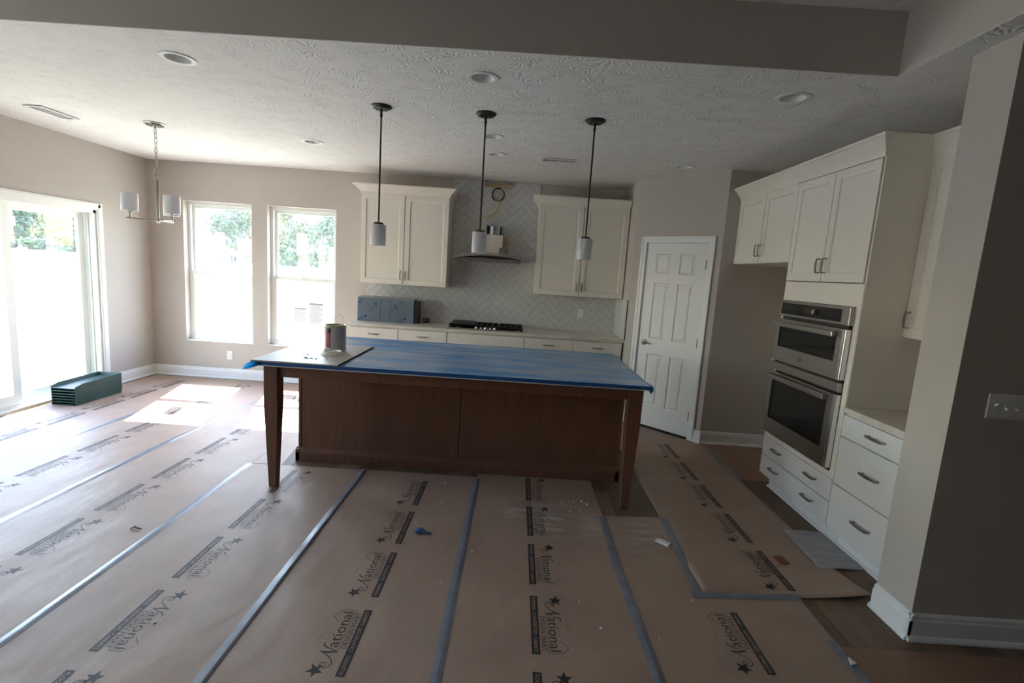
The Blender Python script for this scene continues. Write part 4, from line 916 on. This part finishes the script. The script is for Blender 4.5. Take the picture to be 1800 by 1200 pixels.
ch = thing('chandelier', 'small nickel three-arm chandelier with white glass shades on a chain', 'chandelier', (-3.315, 4.56, HC))
q = MB(); q.lathe([(0, 0), (0.085, 0), (0.086, -0.006), (0.078, -0.012), (0.070, -0.013), (0.066, -0.022), (0.020, -0.026), (0.010, -0.04), (0, -0.041)], n=36); q.obj('canopy', NICKEL, ch, True)
q = MB(); zc = -0.040; k = 0
while zc > -0.485:
    pts = []
    for i in range(17):
        t = 2*PI*i/16; a, b = 0.0115*math.cos(t), 0.024*math.sin(t)
        pts.append((a, 0, zc-0.024+b) if k % 2 == 0 else (0, a, zc-0.024+b))
    q.tube(pts, 0.0022, 6, cap=False); zc -= 0.0415; k += 1
q.obj('chain', NICKEL, ch, True)
MB().tube(spline([(0, 0, -0.04), (0.008, 0.005, -0.15), (-0.006, 0, -0.26), (0.012, 0, -0.33), (-0.015, 0, -0.39), (-0.034, 0, -0.45), (-0.02, 0, -0.475), (0.004, 0, -0.485), (0, 0, -0.51)]), 0.0022, 6).obj('wire', WIRE, ch, True)
q = MB(); q.tube([(0, 0, -0.495), (0, 0, -0.845)], 0.0105, 12); q.tube([(0.008, 0, -0.497), (0, 0, -0.485), (-0.008, 0, -0.497)], 0.002, 6); q.obj('stem', NICKEL, ch, True)
q = MB(); q.lathe([(0, -0.825), (0.016, -0.828), (0.024, -0.838), (0.024, -0.853), (0.012, -0.862), (0.006, -0.874), (0, -0.876)], n=24); q.obj('hub', NICKEL, ch, True)
for ang in (0.627+PI, 0.627+PI/3, 0.627-PI/3):
    c3, s3 = math.cos(ang), math.sin(ang); ra = 0.205
    arm = MB(); arm.tube([(0.02*c3, 0.02*s3, -0.845), (0.235*c3, 0.235*s3, -0.845)], 0.0062, 10)
    ao = arm.obj('arm', NICKEL, ch, True)
    kn = MB(); kn.tube([(0.040*c3, 0.040*s3, -0.845), (0.056*c3, 0.056*s3, -0.845)], 0.011, 12); kn.obj('knuckle', NICKEL, ao, True)
    q = MB(); q.lathe([(0, -0.840), (0.007, -0.840), (0.007, -0.795), (0.026, -0.790), (0.028, -0.782), (0.0, -0.782)], ra*c3, ra*s3, 20); q.obj('socket', NICKEL, ao, True)
    q = MB(); q.lathe([(0.020, -0.786), (0.064, -0.786), (0.0655, -0.784), (0.0655, -0.628), (0.0625, -0.628), (0.0625, -0.782), (0.020, -0.783)], ra*c3, ra*s3, 36); q.obj('shade', OPAL, ch, True)

def vent(label, loc, rz, L, Wd):
    t = thing('ceiling_vent', label, 'air vent', loc, rz)
    MB().plate(rect(-L/2, -Wd/2, L/2, Wd/2), [rect(-L/2+0.022, -Wd/2+0.022, L/2-0.022, Wd/2-0.022)], 0, 0.006).xf(Matrix.Rotation(PI/2, 4, 'X') @ Matrix.Scale(-1, 4, (0, 1, 0))).xf(Matrix.Translation((0, 0, -0.006))).obj('frame', TRIM, t)
    MB().box(-L/2+0.02, -Wd/2+0.02, -0.001, L/2-0.02, Wd/2-0.02, 0.0).obj('dark_throat', DARK, t)
    n = 24
    for k in range(n):
        xx = -L/2+0.028+(L-0.056)*k/(n-1)
        if abs(xx) < 0.008: continue
        MB().prism([(xx-0.0025, -0.001), (xx+0.0005, -0.0075), (xx+0.0015, -0.0075), (xx-0.0015, -0.001)], -Wd/2+0.02, Wd/2-0.02, 'y').obj('louver', TRIM, t)
    MB().box(-0.006, -Wd/2+0.02, -0.007, 0.006, Wd/2-0.02, -0.001).obj('divider', TRIM, t)
    MB().box(L/2-0.02, -0.005, -0.016, L/2-0.012, 0.005, -0.005).obj('damper_lever', TRIM, t)
    return t
vent('white louvered ceiling vent near the wall above the sliding door', (-4.075, 4.39, HC), PI/2, 0.36, 0.16)
vent('white louvered ceiling vent in front of the cabinets beside the hood', (0.333, 4.975, HC), 0, 0.36, 0.155)

# ------------------------------------------------------------------ floor protection paper, prints and tape
def text_mesh(body, size, font_scale_x=1.0):
    cu = bpy.data.curves.new('txt', 'FONT'); cu.body = body; cu.size = size; cu.resolution_u = 3
    o = bpy.data.objects.new('txt', cu); COL.objects.link(o)
    dg = bpy.context.evaluated_depsgraph_get(); me = bpy.data.meshes.new_from_object(o.evaluated_get(dg))
    vs_ = [tuple(v.co) for v in me.vertices]; fs = [tuple(p.vertices) for p in me.polygons]
    bpy.data.objects.remove(o); bpy.data.curves.remove(cu); bpy.data.meshes.remove(me)
    return vs_, fs
def logo_mesh():
    q = MB(); bm_ = q.bm
    def poly(pts, z=0.0, mi=0): q._f([bm_.verts.new((u, v, z)) for u, v in pts], mi)
    def ribbon(pts, wd, mi=0):
        pts = [Vector((p[0], p[1])) for p in pts]; A = []; B = []
        for i, p in enumerate(pts):
            t = (pts[min(i+1, len(pts)-1)]-pts[max(i-1, 0)]).normalized(); nrm = Vector((-t.y, t.x)); ww = (wd[i] if isinstance(wd, (list, tuple)) else wd)/2
            A.append(bm_.verts.new((*(p+nrm*ww), 0))); B.append(bm_.verts.new((*(p-nrm*ww), 0)))
        for i in range(len(pts)-1): q._f([A[i], A[i+1], B[i+1], B[i]], mi)
    def text(body, u0, u1, v0, v1, mi=0, z=0.0):
        vs_, fs = text_mesh(body, 0.05)
        xs = [p[0] for p in vs_]; ys = [p[1] for p in vs_]
        sx = (u1-u0)/(max(xs)-min(xs)); sy = (v1-v0)/(max(ys)-min(ys))
        nv = [bm_.verts.new((u0+(p[0]-min(xs))*sx, v0+(p[1]-min(ys))*sy, z)) for p in vs_]
        for fc_ in fs: q._f([nv[i] for i in fc_], mi)
    poly([(0, -0.007), (0.388, -0.007), (0.388, 0.031), (0, 0.031)])
    text('FLOORING · COUNTERTOPS · CABINETS', 0.012, 0.376, 0.0035, 0.0205, 1, 0.0004)
    text('DESIGN MART', 0.146, 0.366, 0.0385, 0.0610)
    text('ational', 0.149, 0.366, 0.0755, 0.1240)
    sp = lambda P, n=6: [tuple(v)[:2] for v in spline([(a, b, 0) for a, b in P], n)]
    ribbon(sp([(0.060, 0.098), (0.067, 0.106), (0.056, 0.113), (0.043, 0.104), (0.040, 0.088), (0.050, 0.072), (0.068, 0.070), (0.088, 0.082), (0.108, 0.108), (0.124, 0.137)]), 0.0042)
    ribbon(sp([(0.046, 0.100), (0.052, 0.090), (0.062, 0.088), (0.070, 0.097)]), 0.003)
    ribbon([(0.124, 0.138), (0.120, 0.105), (0.128, 0.070)], [0.005, 0.010, 0.007])
    ribbon(sp([(0.128, 0.070), (0.140, 0.100), (0.152, 0.126), (0.164, 0.137), (0.175, 0.134)]), [0.004]*10+[0.006]*10+[0.004]*5)
    ribbon([(0.112, 0.0685), (0.3795, 0.0685)], 0.0022); ribbon([(0.379, 0.068), (0.379, 0.124)], 0.0024)
    ribbon([(0.380, 0.123), (0.339, 0.161), (0.300, 0.1225)], 0.0028)
    ribbon([(0.175, 0.1675), (0.226, 0.1675)], 0.0016)
    st = []
    for i in range(10):
        r = 0.037 if i % 2 == 0 else 0.0150; a = PI/2+0.30+2*PI*i/10; st.append((0.026+r*math.cos(a), 0.122+r*math.sin(a)))
    ctr = bm_.verts.new((0.026, 0.122, 0)); sv = [bm_.verts.new((u, v, 0)) for u, v in st]
    for i in range(10): q._f([ctr, sv[i], sv[(i+1) % 10]])
    for f_ in bm_.faces:
        f_.normal_update()
        if f_.normal.z < 0: f_.normal_flip()
    me = bpy.data.meshes.new('printed_logo'); bm_.to_mesh(me); bm_.free(); me.materials.append(INK); me.materials.append(INKLT); return me
LOGO = logo_mesh()
def paper(label, pts, mt=KRAFT, z=0.0, lift=None, name='paper_strip', n_sub=0):
    q = MB()
    if lift:
        x0, x1 = min(p[0] for p in pts), max(p[0] for p in pts); y0, y1 = min(p[1] for p in pts), max(p[1] for p in pts); nx_, ny_ = 24, 50
        V_ = [[q.bm.verts.new((x0+(x1-x0)*i/nx_, y0+(y1-y0)*j/ny_, PT+lift(x0+(x1-x0)*i/nx_, y0+(y1-y0)*j/ny_))) for i in range(nx_+1)] for j in range(ny_+1)]
        for j in range(ny_):
            for i in range(nx_): q._f([V_[j][i], V_[j][i+1], V_[j+1][i+1], V_[j+1][i]])
        o = q.obj('sheet', mt, None, True); md_ = o.modifiers.new('thickness', 'SOLIDIFY'); md_.thickness = 0.0006
    else:
        q.prism(pts, 0.0003, PT, 'z'); o = q.obj('sheet', mt)
    cx = sum(p[0] for p in pts)/len(pts); cy = sum(p[1] for p in pts)/len(pts)
    t = thing(name, label, 'floor paper', (0, 0, z)); o.parent = t; return t
def prints(t, xbar, ys, away):
    # away True: text reads from near to far with its top toward -x; False: reads far to near, top toward +x
    for y in ys:
        o = bpy.data.objects.new('printed_logo', LOGO); COL.objects.link(o); o.parent = t
        o.location = (xbar, y, PT+0.0006); o.rotation_euler = (0, 0, PI/2 if away else -PI/2)
R4 = lambda x0, y0, x1, y1: [(x0, y0), (x1, y0), (x1, y1), (x0, y1)]
P_ = 0.483
t = paper('brown printed floor paper running along the sliding door', R4(-4.655, 2.6, -3.768, 6.27)); prints(t, -4.135, [2.776+P_*i for i in range(7)], True)
t = paper('brown printed floor paper second from the sliding door', R4(-3.769, 1.9, -2.912, 6.27), z=0.0004); prints(t, -3.415, [6.02-P_*i for i in range(9)], False)
t = paper('brown printed floor paper crossed by sun patches, third from the sliding door', R4(-2.913, 1.2, -2.014, 6.26)); prints(t, -2.535, [5.643-P_*i for i in range(10)], False)
t = paper('brown printed floor paper under the island leg by the paint can', [(-2.015, 1.2), (-1.118, 1.2), (-1.118, 3.705), (-2.015, 3.690)], z=0.0004); prints(t, -1.637, [3.612-P_*i for i in range(5)], False)
t = paper('plain brown floor paper between the sun patch and island side', [(-2.012, 3.700), (-1.775, 3.700), (-1.90, 4.6), (-2.0, 6.24), (-2.012, 6.24)])
t = paper('brown printed floor paper in front of the island, window-side half', R4(-1.119, 1.2, -0.219, 3.712)); prints(t, -0.590, [1.248+P_*i for i in range(5)], True)
t = paper('brown printed floor paper with plaster dust in front of the island', R4(-0.220, 1.2, 0.698, 3.775), z=0.0004); prints(t, 0.176, [3.752-P_*i for i in range(5)], False)
t = paper('brown floor paper with one large print, between tape seams in front of the pantry-end leg', [(0.697, 1.2), (1.608, 1.2), (1.620, 2.429), (1.104, 2.429), (1.104, 3.235), (0.697, 3.205)]); prints(t, 1.212, [1.405, 1.888], True)
def lift(x, y):
    a = max(0.0, (x-1.60)/0.4); b = max(0.0, 1-(y-2.43)/0.35)
    return 0.001+0.045*(a**1.5)*(b**1.5) + 0.003*max(0, noise.noise((x*4, y*3, 0)))*b
t = paper('brown printed floor paper along the oven tower with a curled corner', R4(1.105, 2.430, 2.010, 4.90), lift=lift); prints(t, 1.630, [2.484+P_*i for i in range(5)], True)
for o in t.children:
    if o.name.startswith('printed_logo'): o.location.z += 0.0045 if o.location.y < 2.6 else 0.0012
t = paper('reddish brown floor paper inside the refrigerator alcove', R4(2.022, 4.010, 2.70, 4.885), KRAFTR)
t = paper('reddish brown floor paper in front of the wall end', R4(1.612, 1.2, 3.30, 2.085), KRAFTR)
t = paper('plain brown floor paper in front of the pantry door', [(1.108, 4.905), (2.0, 4.905), (1.93, 4.95), (1.36, 5.50), (1.108, 5.6)], z=0.0002)

def tape(label, pts, wd=0.052, ridge=0.006, skew=0.0, z=PT+0.0010):
    q = MB(); P = [Vector((p[0], p[1], 0)) for p in pts]; fine = []
    for a, b in zip(P, P[1:]):
        n_ = max(2, int((b-a).length/0.12))
        for k in range(n_): fine.append(a+(b-a)*k/n_)
    fine.append(P[-1]); rows = []
    for i, p in enumerate(fine):
        t_ = (fine[min(i+1, len(fine)-1)]-fine[max(i-1, 0)]).normalized(); nrm = Vector((t_.y, -t_.x, 0))
        jz = 0.6+0.5*noise.noise((p.x*3, p.y*4, 5)); row = []
        for s_, h in ((-0.5, 0.0), (-0.18+skew, 0.75), (0.05+skew, 1.0), (0.30+skew*0.6, 0.55), (0.5, 0.0)):
            pp = p+nrm*s_*wd; row.append(q.bm.verts.new((pp.x, pp.y, z+ridge*h*jz)))
        rows.append(row)
    for A, B in zip(rows, rows[1:]):
        for i in range(4): q._f([A[i], A[i+1], B[i+1], B[i]])
    o = q.obj('tape_strip', TAPE); sm = o.modifiers.new('thickness', 'SOLIDIFY'); sm.thickness = 0.0004
    return tag(o, label, 'tape')
tape('grey tape seam ending at the middle of the island base', [(-0.222, 1.2), (-0.222, 1.74), (-0.217, 3.675)], ridge=0.005)
tape('raised grey tape seam with open dark gap ending at the island base', [(-1.118, 1.2), (-1.119, 3.706)], ridge=0.013, skew=0.16)
tape('grey tape seam ending beside the island leg near the pantry', [(0.695, 1.2), (0.695, 1.81), (0.682, 2.673), (0.697, 3.19)], ridge=0.005)
tape('pale grey tape seam ending at the island leg by the paint can', [(-2.010, 1.2), (-2.014, 3.683)], ridge=0.006)
tape('pale grey tape seam running through the sun patches', [(-2.925, 1.6), (-2.918, 3.565), (-2.868, 5.373)], ridge=0.004)
tape('pale grey tape seam second from the sliding door', [(-3.780, 2.4), (-3.776, 3.463), (-3.742, 3.882), (-3.70, 4.9)], ridge=0.004)
tape('dark tape strip pointing at the island leg near the pantry', [(1.082, 2.40), (1.126, 3.245)], ridge=0.002)
tape('dark tape strip laid crosswise in front of the oven tower', [(1.035, 2.398), (1.625, 2.432)], ridge=0.002, z=PT+0.0022)
tape('dark tape strip near the wall end', [(1.600, 2.115), (1.576, 1.2)], ridge=0.002)
tape('dark tape strip along the alcove paper edge', [(2.016, 4.897), (2.013, 4.012)], ridge=0.002)
tape('short dark tape strip by the pantry door sill', [(1.42, 5.27), (1.80, 5.02)], ridge=0.002)

# debris ------------------------------------------------------------------------
fs_ = thing('foam_sheet', 'translucent white foam packing sheet on the floor by the drawers', 'foam sheet', (0, 0, 0))
q = MB(); nx_, ny_ = 14, 18; cor = [Vector((1.905, 2.722, 0)), Vector((2.190, 2.735, 0)), Vector((2.190, 3.165, 0)), Vector((1.930, 3.178, 0))]
V_ = []
for j in range(ny_+1):
    a = cor[0].lerp(cor[3], j/ny_); b = cor[1].lerp(cor[2], j/ny_); row = []
    for i in range(nx_+1):
        p = a.lerp(b, i/nx_); row.append(q.bm.verts.new((p.x, p.y, PT+0.004+0.010*abs(noise.noise((p.x*6, p.y*5, 2)))+0.006*math.exp(-((j-3)/1.2)**2))))
    V_.append(row)
for j in range(ny_):
    for i in range(nx_): q._f([V_[j][i], V_[j][i+1], V_[j+1][i+1], V_[j+1][i]])
o = q.obj('sheet', FOAM, fs_, True); o.modifiers.new('thickness', 'SOLIDIFY').thickness = 0.0012
sc = MB().box(-0.045, -0.025, 0, 0.045, 0.025, 0.004, 0.001).box(-0.02, -0.02, 0.004, 0.046, 0.016, 0.012, 0.001).obj('paper_scrap', PAPERW); sc.location = (1.029, 2.904, PT); sc.rotation_euler = (0, 0, -0.75); tag(sc, 'folded white paper scrap on the floor near the pantry-end island leg', 'debris')
sc = MB().box(-0.03, -0.04, 0, 0.03, 0.04, 0.004, 0.001).obj('brown_chip', BRICKC); sc.location = (1.715, 2.785, PT+0.004); sc.rotation_euler = (0, 0, 0.1); tag(sc, 'flat reddish brown chip lying near the foam sheet', 'debris')
sc = MB().tube([(-0.04, -0.01, 0.012), (-0.01, 0.015, 0.02), (0.02, 0.0, 0.012), (0.06, -0.005, 0.006)], [0.02, 0.024, 0.012, 0.008], 7, flat=0.5).obj('blue_scrap', BLUES, None, True); sc.location = (-0.485, 2.822, PT); tag(sc, 'crumpled blue plastic scrap on the paper in front of the island', 'debris')
sc = MB().prism([(-0.012, -0.02), (0.02, -0.012), (0.005, 0.024)], 0, 0.008, 'z').obj('white_chip', PLASTER); sc.location = (1.600, 1.985, PT+0.004); tag(sc, 'small white triangular chip beside the tape near the wall end', 'debris')
sc = MB().tube([(-0.03, 0, 0.004), (-0.01, 0.012, 0.012), (0.01, 0.004, 0.008), (0.032, 0.010, 0.004)], [0.003, 0.006, 0.005, 0.002], 6).obj('wood_curl', M('curl_wood', (0.20, 0.14, 0.09), 0.7), None, True); sc.location = (-2.139, 2.663, PT); tag(sc, 'dark curled wood shaving on the paper near the tape seam', 'debris')
cm = [MB().box(-0.007*s, -0.005*s, 0, 0.007*s, 0.005*s, 0.006*s, 0.0015*s, seg=1).mesh(PLASTER, name='plaster_crumb') for s in (0.7, 1.0, 0.5)]
CR = [(0.515, 3.385), (0.575, 3.40), (0.455, 3.33), (0.545, 3.27), (0.475, 3.24), (0.38, 3.235), (0.33, 3.225), (0.61, 3.36), (0.49, 3.31), (0.42, 3.36), (-0.16, 2.66), (-0.30, 2.36), (-0.43, 3.25), (-0.45, 3.56), (0.76, 2.05), (0.42, 2.28), (0.50, 2.10), (-1.30, 2.45), (-1.25, 2.80), (-1.50, 1.95), (-0.55, 2.95), (1.02, 2.35)]
for i, (x, y) in enumerate(CR):
    o = bpy.data.objects.new('plaster_crumb', cm[i % 3]); COL.objects.link(o); o.location = (x, y, PT+0.0003); o.rotation_euler = (0, 0, i*1.7)
    tag(o, 'tiny white plaster crumb on the brown floor paper', 'debris', 'plaster crumbs on the floor paper')

# splash blocks (stacked, nested)
def splash_mesh():
    q = MB(); L, Wb, H = 0.575, 0.243, 0.056; tl = 0.009; th = 0.0044; rise = 0.020
    prof = [(0.0, 0.026), (0.012, 0.027), (0.085, 0.046), (L, H)]          # side wall height along the length (open end first)
    q.prism([(0, 0), (L-th, rise), (L-th, rise+0.0035), (0, 0.0035)], -Wb/2+0.001, Wb/2-0.001, 'x')
    q.box(-Wb/2+0.001, 0, 0.0, Wb/2-0.001, 0.012, 0.010)
    for k in range(5): q.prism([(0.02, 0.002), (L-0.02, rise+0.001), (L-0.02, rise+0.0055), (0.02, 0.0065)], -Wb/2+0.02+0.047*k, -Wb/2+0.028+0.047*k, 'x')
    for sx in (-1, 1):
        A = []
        for yy, hh in prof:
            o_ = tl*hh/H
            A.append([q.bm.verts.new((sx*(Wb/2), yy, 0)), q.bm.verts.new((sx*(Wb/2+o_), yy, hh)), q.bm.verts.new((sx*(Wb/2+o_-th), yy, hh)), q.bm.verts.new((sx*(Wb/2-th), yy, 0))])
        for a, b in zip(A, A[1:]):
            for i in range(4): q._f([a[i], a[(i+1) % 4], b[(i+1) % 4], b[i]])
        q._f(A[0]); q._f(A[-1][::-1])
    bo_ = [q.bm.verts.new((x, y, 0)) for x, y in ((-Wb/2, L-th), (Wb/2, L-th), (Wb/2, L), (-Wb/2, L))]
    to_ = [q.bm.verts.new((x, y, H)) for x, y in ((-Wb/2-tl, L+tl-th), (Wb/2+tl, L+tl-th), (Wb/2+tl, L+tl), (-Wb/2-tl, L+tl))]
    q._f(bo_[::-1]); q._f(to_)
    for i in range(4): q._f([bo_[i], bo_[(i+1) % 4], to_[(i+1) % 4], to_[i]])
    for sx in (-1, 1):      # side walls carried back to the leaning rear wall
        c = [q.bm.verts.new(p) for p in ((sx*(Wb/2), L-th, 0), (sx*(Wb/2+tl), L-th, H), (sx*(Wb/2+tl), L+tl, H), (sx*(Wb/2), L, 0))]
        e = [q.bm.verts.new((v.co.x-sx*th, v.co.y, v.co.z)) for v in c]
        q._f(c); q._f(e[::-1])
        for i in range(4): q._f([c[i], c[(i+1) % 4], e[(i+1) % 4], e[i]])
    return q.mesh(GREEN, name='splash_block')
SPM = splash_mesh()
for k in range(7):
    o = bpy.data.objects.new('splash_block', SPM); COL.objects.link(o); o.location = (-4.518, 4.79, PT+0.0285*k)
    tag(o, ('dark green splash block, %s up in the stack by the sliding door' % ('', 'second', 'third', 'fourth', 'fifth', 'sixth')[k]) if 0 < k < 6 else ('topmost dark green splash block of the stack by the sliding door' if k == 6 else 'bottom dark green splash block of the stack by the sliding door'), 'splash block', 'stacked green splash blocks')

# papers taped to the panes
def sheet(label, x0, z0, x1, z1, y, lines, head=True, axis='back'):
    t = thing('taped_notice', label, 'paper sheet', (x0, y, z0) if axis == 'back' else (XL-0.1215+0.0, x0, z0), 0 if axis == 'back' else PI/2)
    w_, h_ = x1-x0, z1-z0
    MB().box(0, -0.0012, 0, w_, -0.0002, h_).obj('sheet', NOTICE_THICK if head else NOTICE, t)
    if head: MB().box(w_*0.06, -0.0017, h_*0.90, w_*0.94, -0.0011, h_*0.985).obj('header_bar', PRINTG, t)
    for k in range(lines):
        zz = h_*(0.82-0.70*k/max(1, lines-1)); ln = w_*(0.80 if k % 3 else 0.62)
        MB().box(w_*0.10, -0.0016, zz-h_*0.010, w_*0.10+ln, -0.0011, zz+h_*0.010).obj('print_line', PRINTG, t)
    return t
ylow, yup = YB+0.113, YB+0.146
sheet('white notice sheet taped to the lower pane, window side of the grey-headed one', -2.925, 0.775, -2.748, 0.990, ylow, 7)
sheet('printed grey-headed sheet taped to the lower pane behind the paint can', -2.722, 0.775, -2.525, 1.062, ylow-0.002, 10)
sheet('blank white label on the upper pane of the second sash window', -2.900, 1.680, -2.770, 1.948, yup, 0, False)
sheet('tall white slip near the edge of the upper pane', -2.480, 1.42, -2.412, 1.80, yup, 5, False)
sheet('white slip on the upper pane of the sash window nearest the corner', -3.97, 1.60, -3.845, 1.90, yup, 0, False)
sheet('grey printed sticker on the fixed glass of the sliding door', 4.925, 1.262, 5.170, 1.350, 0, 3, False, 'left')
sheet('white sticker high on the fixed glass beside the sliding panel', 4.690, 1.765, 4.760, 1.860, 0, 2, False, 'left')

# ------------------------------------------------------------------ outdoors
GZ = -0.35
gr = MB().box(-420, YB+0.25, GZ-0.2, 300, 520, GZ).box(-420, -60, GZ-0.2, XL-0.2, YB+0.25, GZ).obj('ground', GROUND); struct(gr, 'patchy straw-covered lawn and bare soil')
rd = MB().prism([(-62, 4.0), (-59.6, 2.4), (-8, 76.0), (-10.4, 77.6)], GZ, GZ+0.03, 'z').obj('road', ROAD); struct(rd, 'pale concrete drive across the lot')
sb = MB()
for k in range(60):
    x = random.uniform(-85, -20); y = random.uniform(42, 62); s = random.uniform(0.5, 1.8)
    sb.lathe([(s, GZ-0.05), (s*0.75, GZ+0.10*s), (s*0.35, GZ+0.2*s), (0, GZ+0.24*s)], x, y, 9)
o = sb.obj('soil_heaps', DIRT, None, True); o['kind'] = 'stuff'; o['label'] = 'low heaps of bare soil on the graded lot'
def tree_mesh(seed, h, w_, nleaf):
    rnd = random.Random(seed); q = MB()
    cl = []
    for i in range(11):
        zz = rnd.uniform(0.22, 0.92)*h; rr = w_*(0.55-0.38*abs(zz/h-0.5)); a = rnd.uniform(0, 2*PI); d_ = rnd.uniform(0, 0.6)*w_*0.6
        cl.append((d_*math.cos(a), d_*math.sin(a), zz, rr*rnd.uniform(0.55, 0.9)))
    for i in range(nleaf):
        cx, cy, cz, r = cl[i % len(cl)]
        v = Vector((rnd.gauss(0, 1), rnd.gauss(0, 1), rnd.gauss(0, 0.85))).normalized()*r*rnd.uniform(0.55, 1.05)
        c0 = Vector((cx, cy, cz))+v; s = rnd.uniform(0.25, 0.55)
        n_ = (v.normalized()+Vector((rnd.uniform(-.7, .7), rnd.uniform(-.7, .7), rnd.uniform(-.3, .9)))).normalized()
        a_ = n_.orthogonal().normalized(); b_ = n_.cross(a_)
        q._f([q.bm.verts.new(c0+a_*s*u+b_*s*v2) for u, v2 in ((-1, -.3), (-.2, -.9), (.9, -.2), (.3, .9), (-.7, .6))])
    me = bpy.data.meshes.new('crown'); q.bm.to_mesh(me); q.bm.free(); return me
CROWN = []
for sd_, (h, w_) in enumerate(((15, 9.5), (12, 8.5), (16.5, 8.0))):
    me = tree_mesh(sd_+3, h, w_, 2600); me.materials.append(LEAF[sd_ % 3]); CROWN.append((me, h))
TRK = MB().tube([(0, 0, 0), (0.1, 0, 4), (0, 0.2, 8), (0.1, 0.1, 11)], [0.32, 0.25, 0.16, 0.06], 8).mesh(BARK, True, 'trunk')
KIND = ['broad dark green tree in the far tree line', 'mid green tree in the far tree line', 'tall yellowing tree in the far tree line']
TR = []
for row, d0 in ((0, 130), (1, 166)):
    for k in range(11):
        sl = -0.372-0.07*k-0.035*row
        if -0.655 < sl < -0.585: continue                       # the gap of open sky
        d_ = d0+17*(k % 2); sc_ = (0.70 if -0.76 < sl < -0.6 else 0.98)*d_/140
        TR.append((sl, d_, (k+row) % 3, sc_))
for k, (sl, d_, kd, s) in enumerate(TR):
    t = thing('tree', KIND[kd], 'tree', (sl*d_, d_, GZ-0.1), k*1.3, 'far tree line'); t.scale = (s, s, s)
    o = bpy.data.objects.new('crown', CROWN[kd][0]); COL.objects.link(o); o.parent = t
    o = bpy.data.objects.new('trunk', TRK); COL.objects.link(o); o.parent = t
# bushes at the foot of the tree line
BM_ = tree_mesh(41, 4.0, 5.5, 900); BM_.materials.append(LEAF[0])
for k in range(14):
    sl = -0.34-0.064*k; d_ = 116
    if -0.68 < sl < -0.56: continue
    o = bpy.data.objects.new('bush', BM_); COL.objects.link(o); o.location = (sl*d_, d_, GZ-0.6); o.rotation_euler = (0, 0, k); o.scale = (1.0, 1.0, 0.9+0.2*math.sin(k))
    tag(o, 'dense green bush at the foot of the far tree line', 'bush', 'bushes below the far trees')
tc_ = thing('tractor', 'orange tractor with dark cab parked on the graded lot', 'tractor', (-66.5, 113, GZ), 0.25)
MB().box(-2.6, -0.7, 0.7, -0.2, 0.7, 1.5, 0.1).obj('hood', ORANGE, tc_); MB().box(-0.4, -0.8, 1.2, 1.2, 0.8, 2.9, 0.12).obj('cab', CABG, tc_); MB().box(-0.5, -0.9, 2.85, 1.3, 0.9, 3.05, 0.05).obj('roof', ORANGE, tc_); MB().box(-3.6, -0.9, 0.4, -2.6, 0.9, 0.9, 0.1).obj('loader_bucket', ORANGE, tc_)
for xx, rr in ((-1.9, 0.55), (0.7, 0.85)):
    for sy in (-0.95, 0.95):
        q = MB(); q.lathe([(0, -0.18), (rr*0.9, -0.18), (rr, -0.1), (rr, 0.1), (rr*0.9, 0.18), (0, 0.18)], n=24); q.xf(Matrix.Translation((xx, sy, rr)) @ Matrix.Rotation(PI/2, 4, 'X')).obj('wheel', RUBBER, tc_, True)
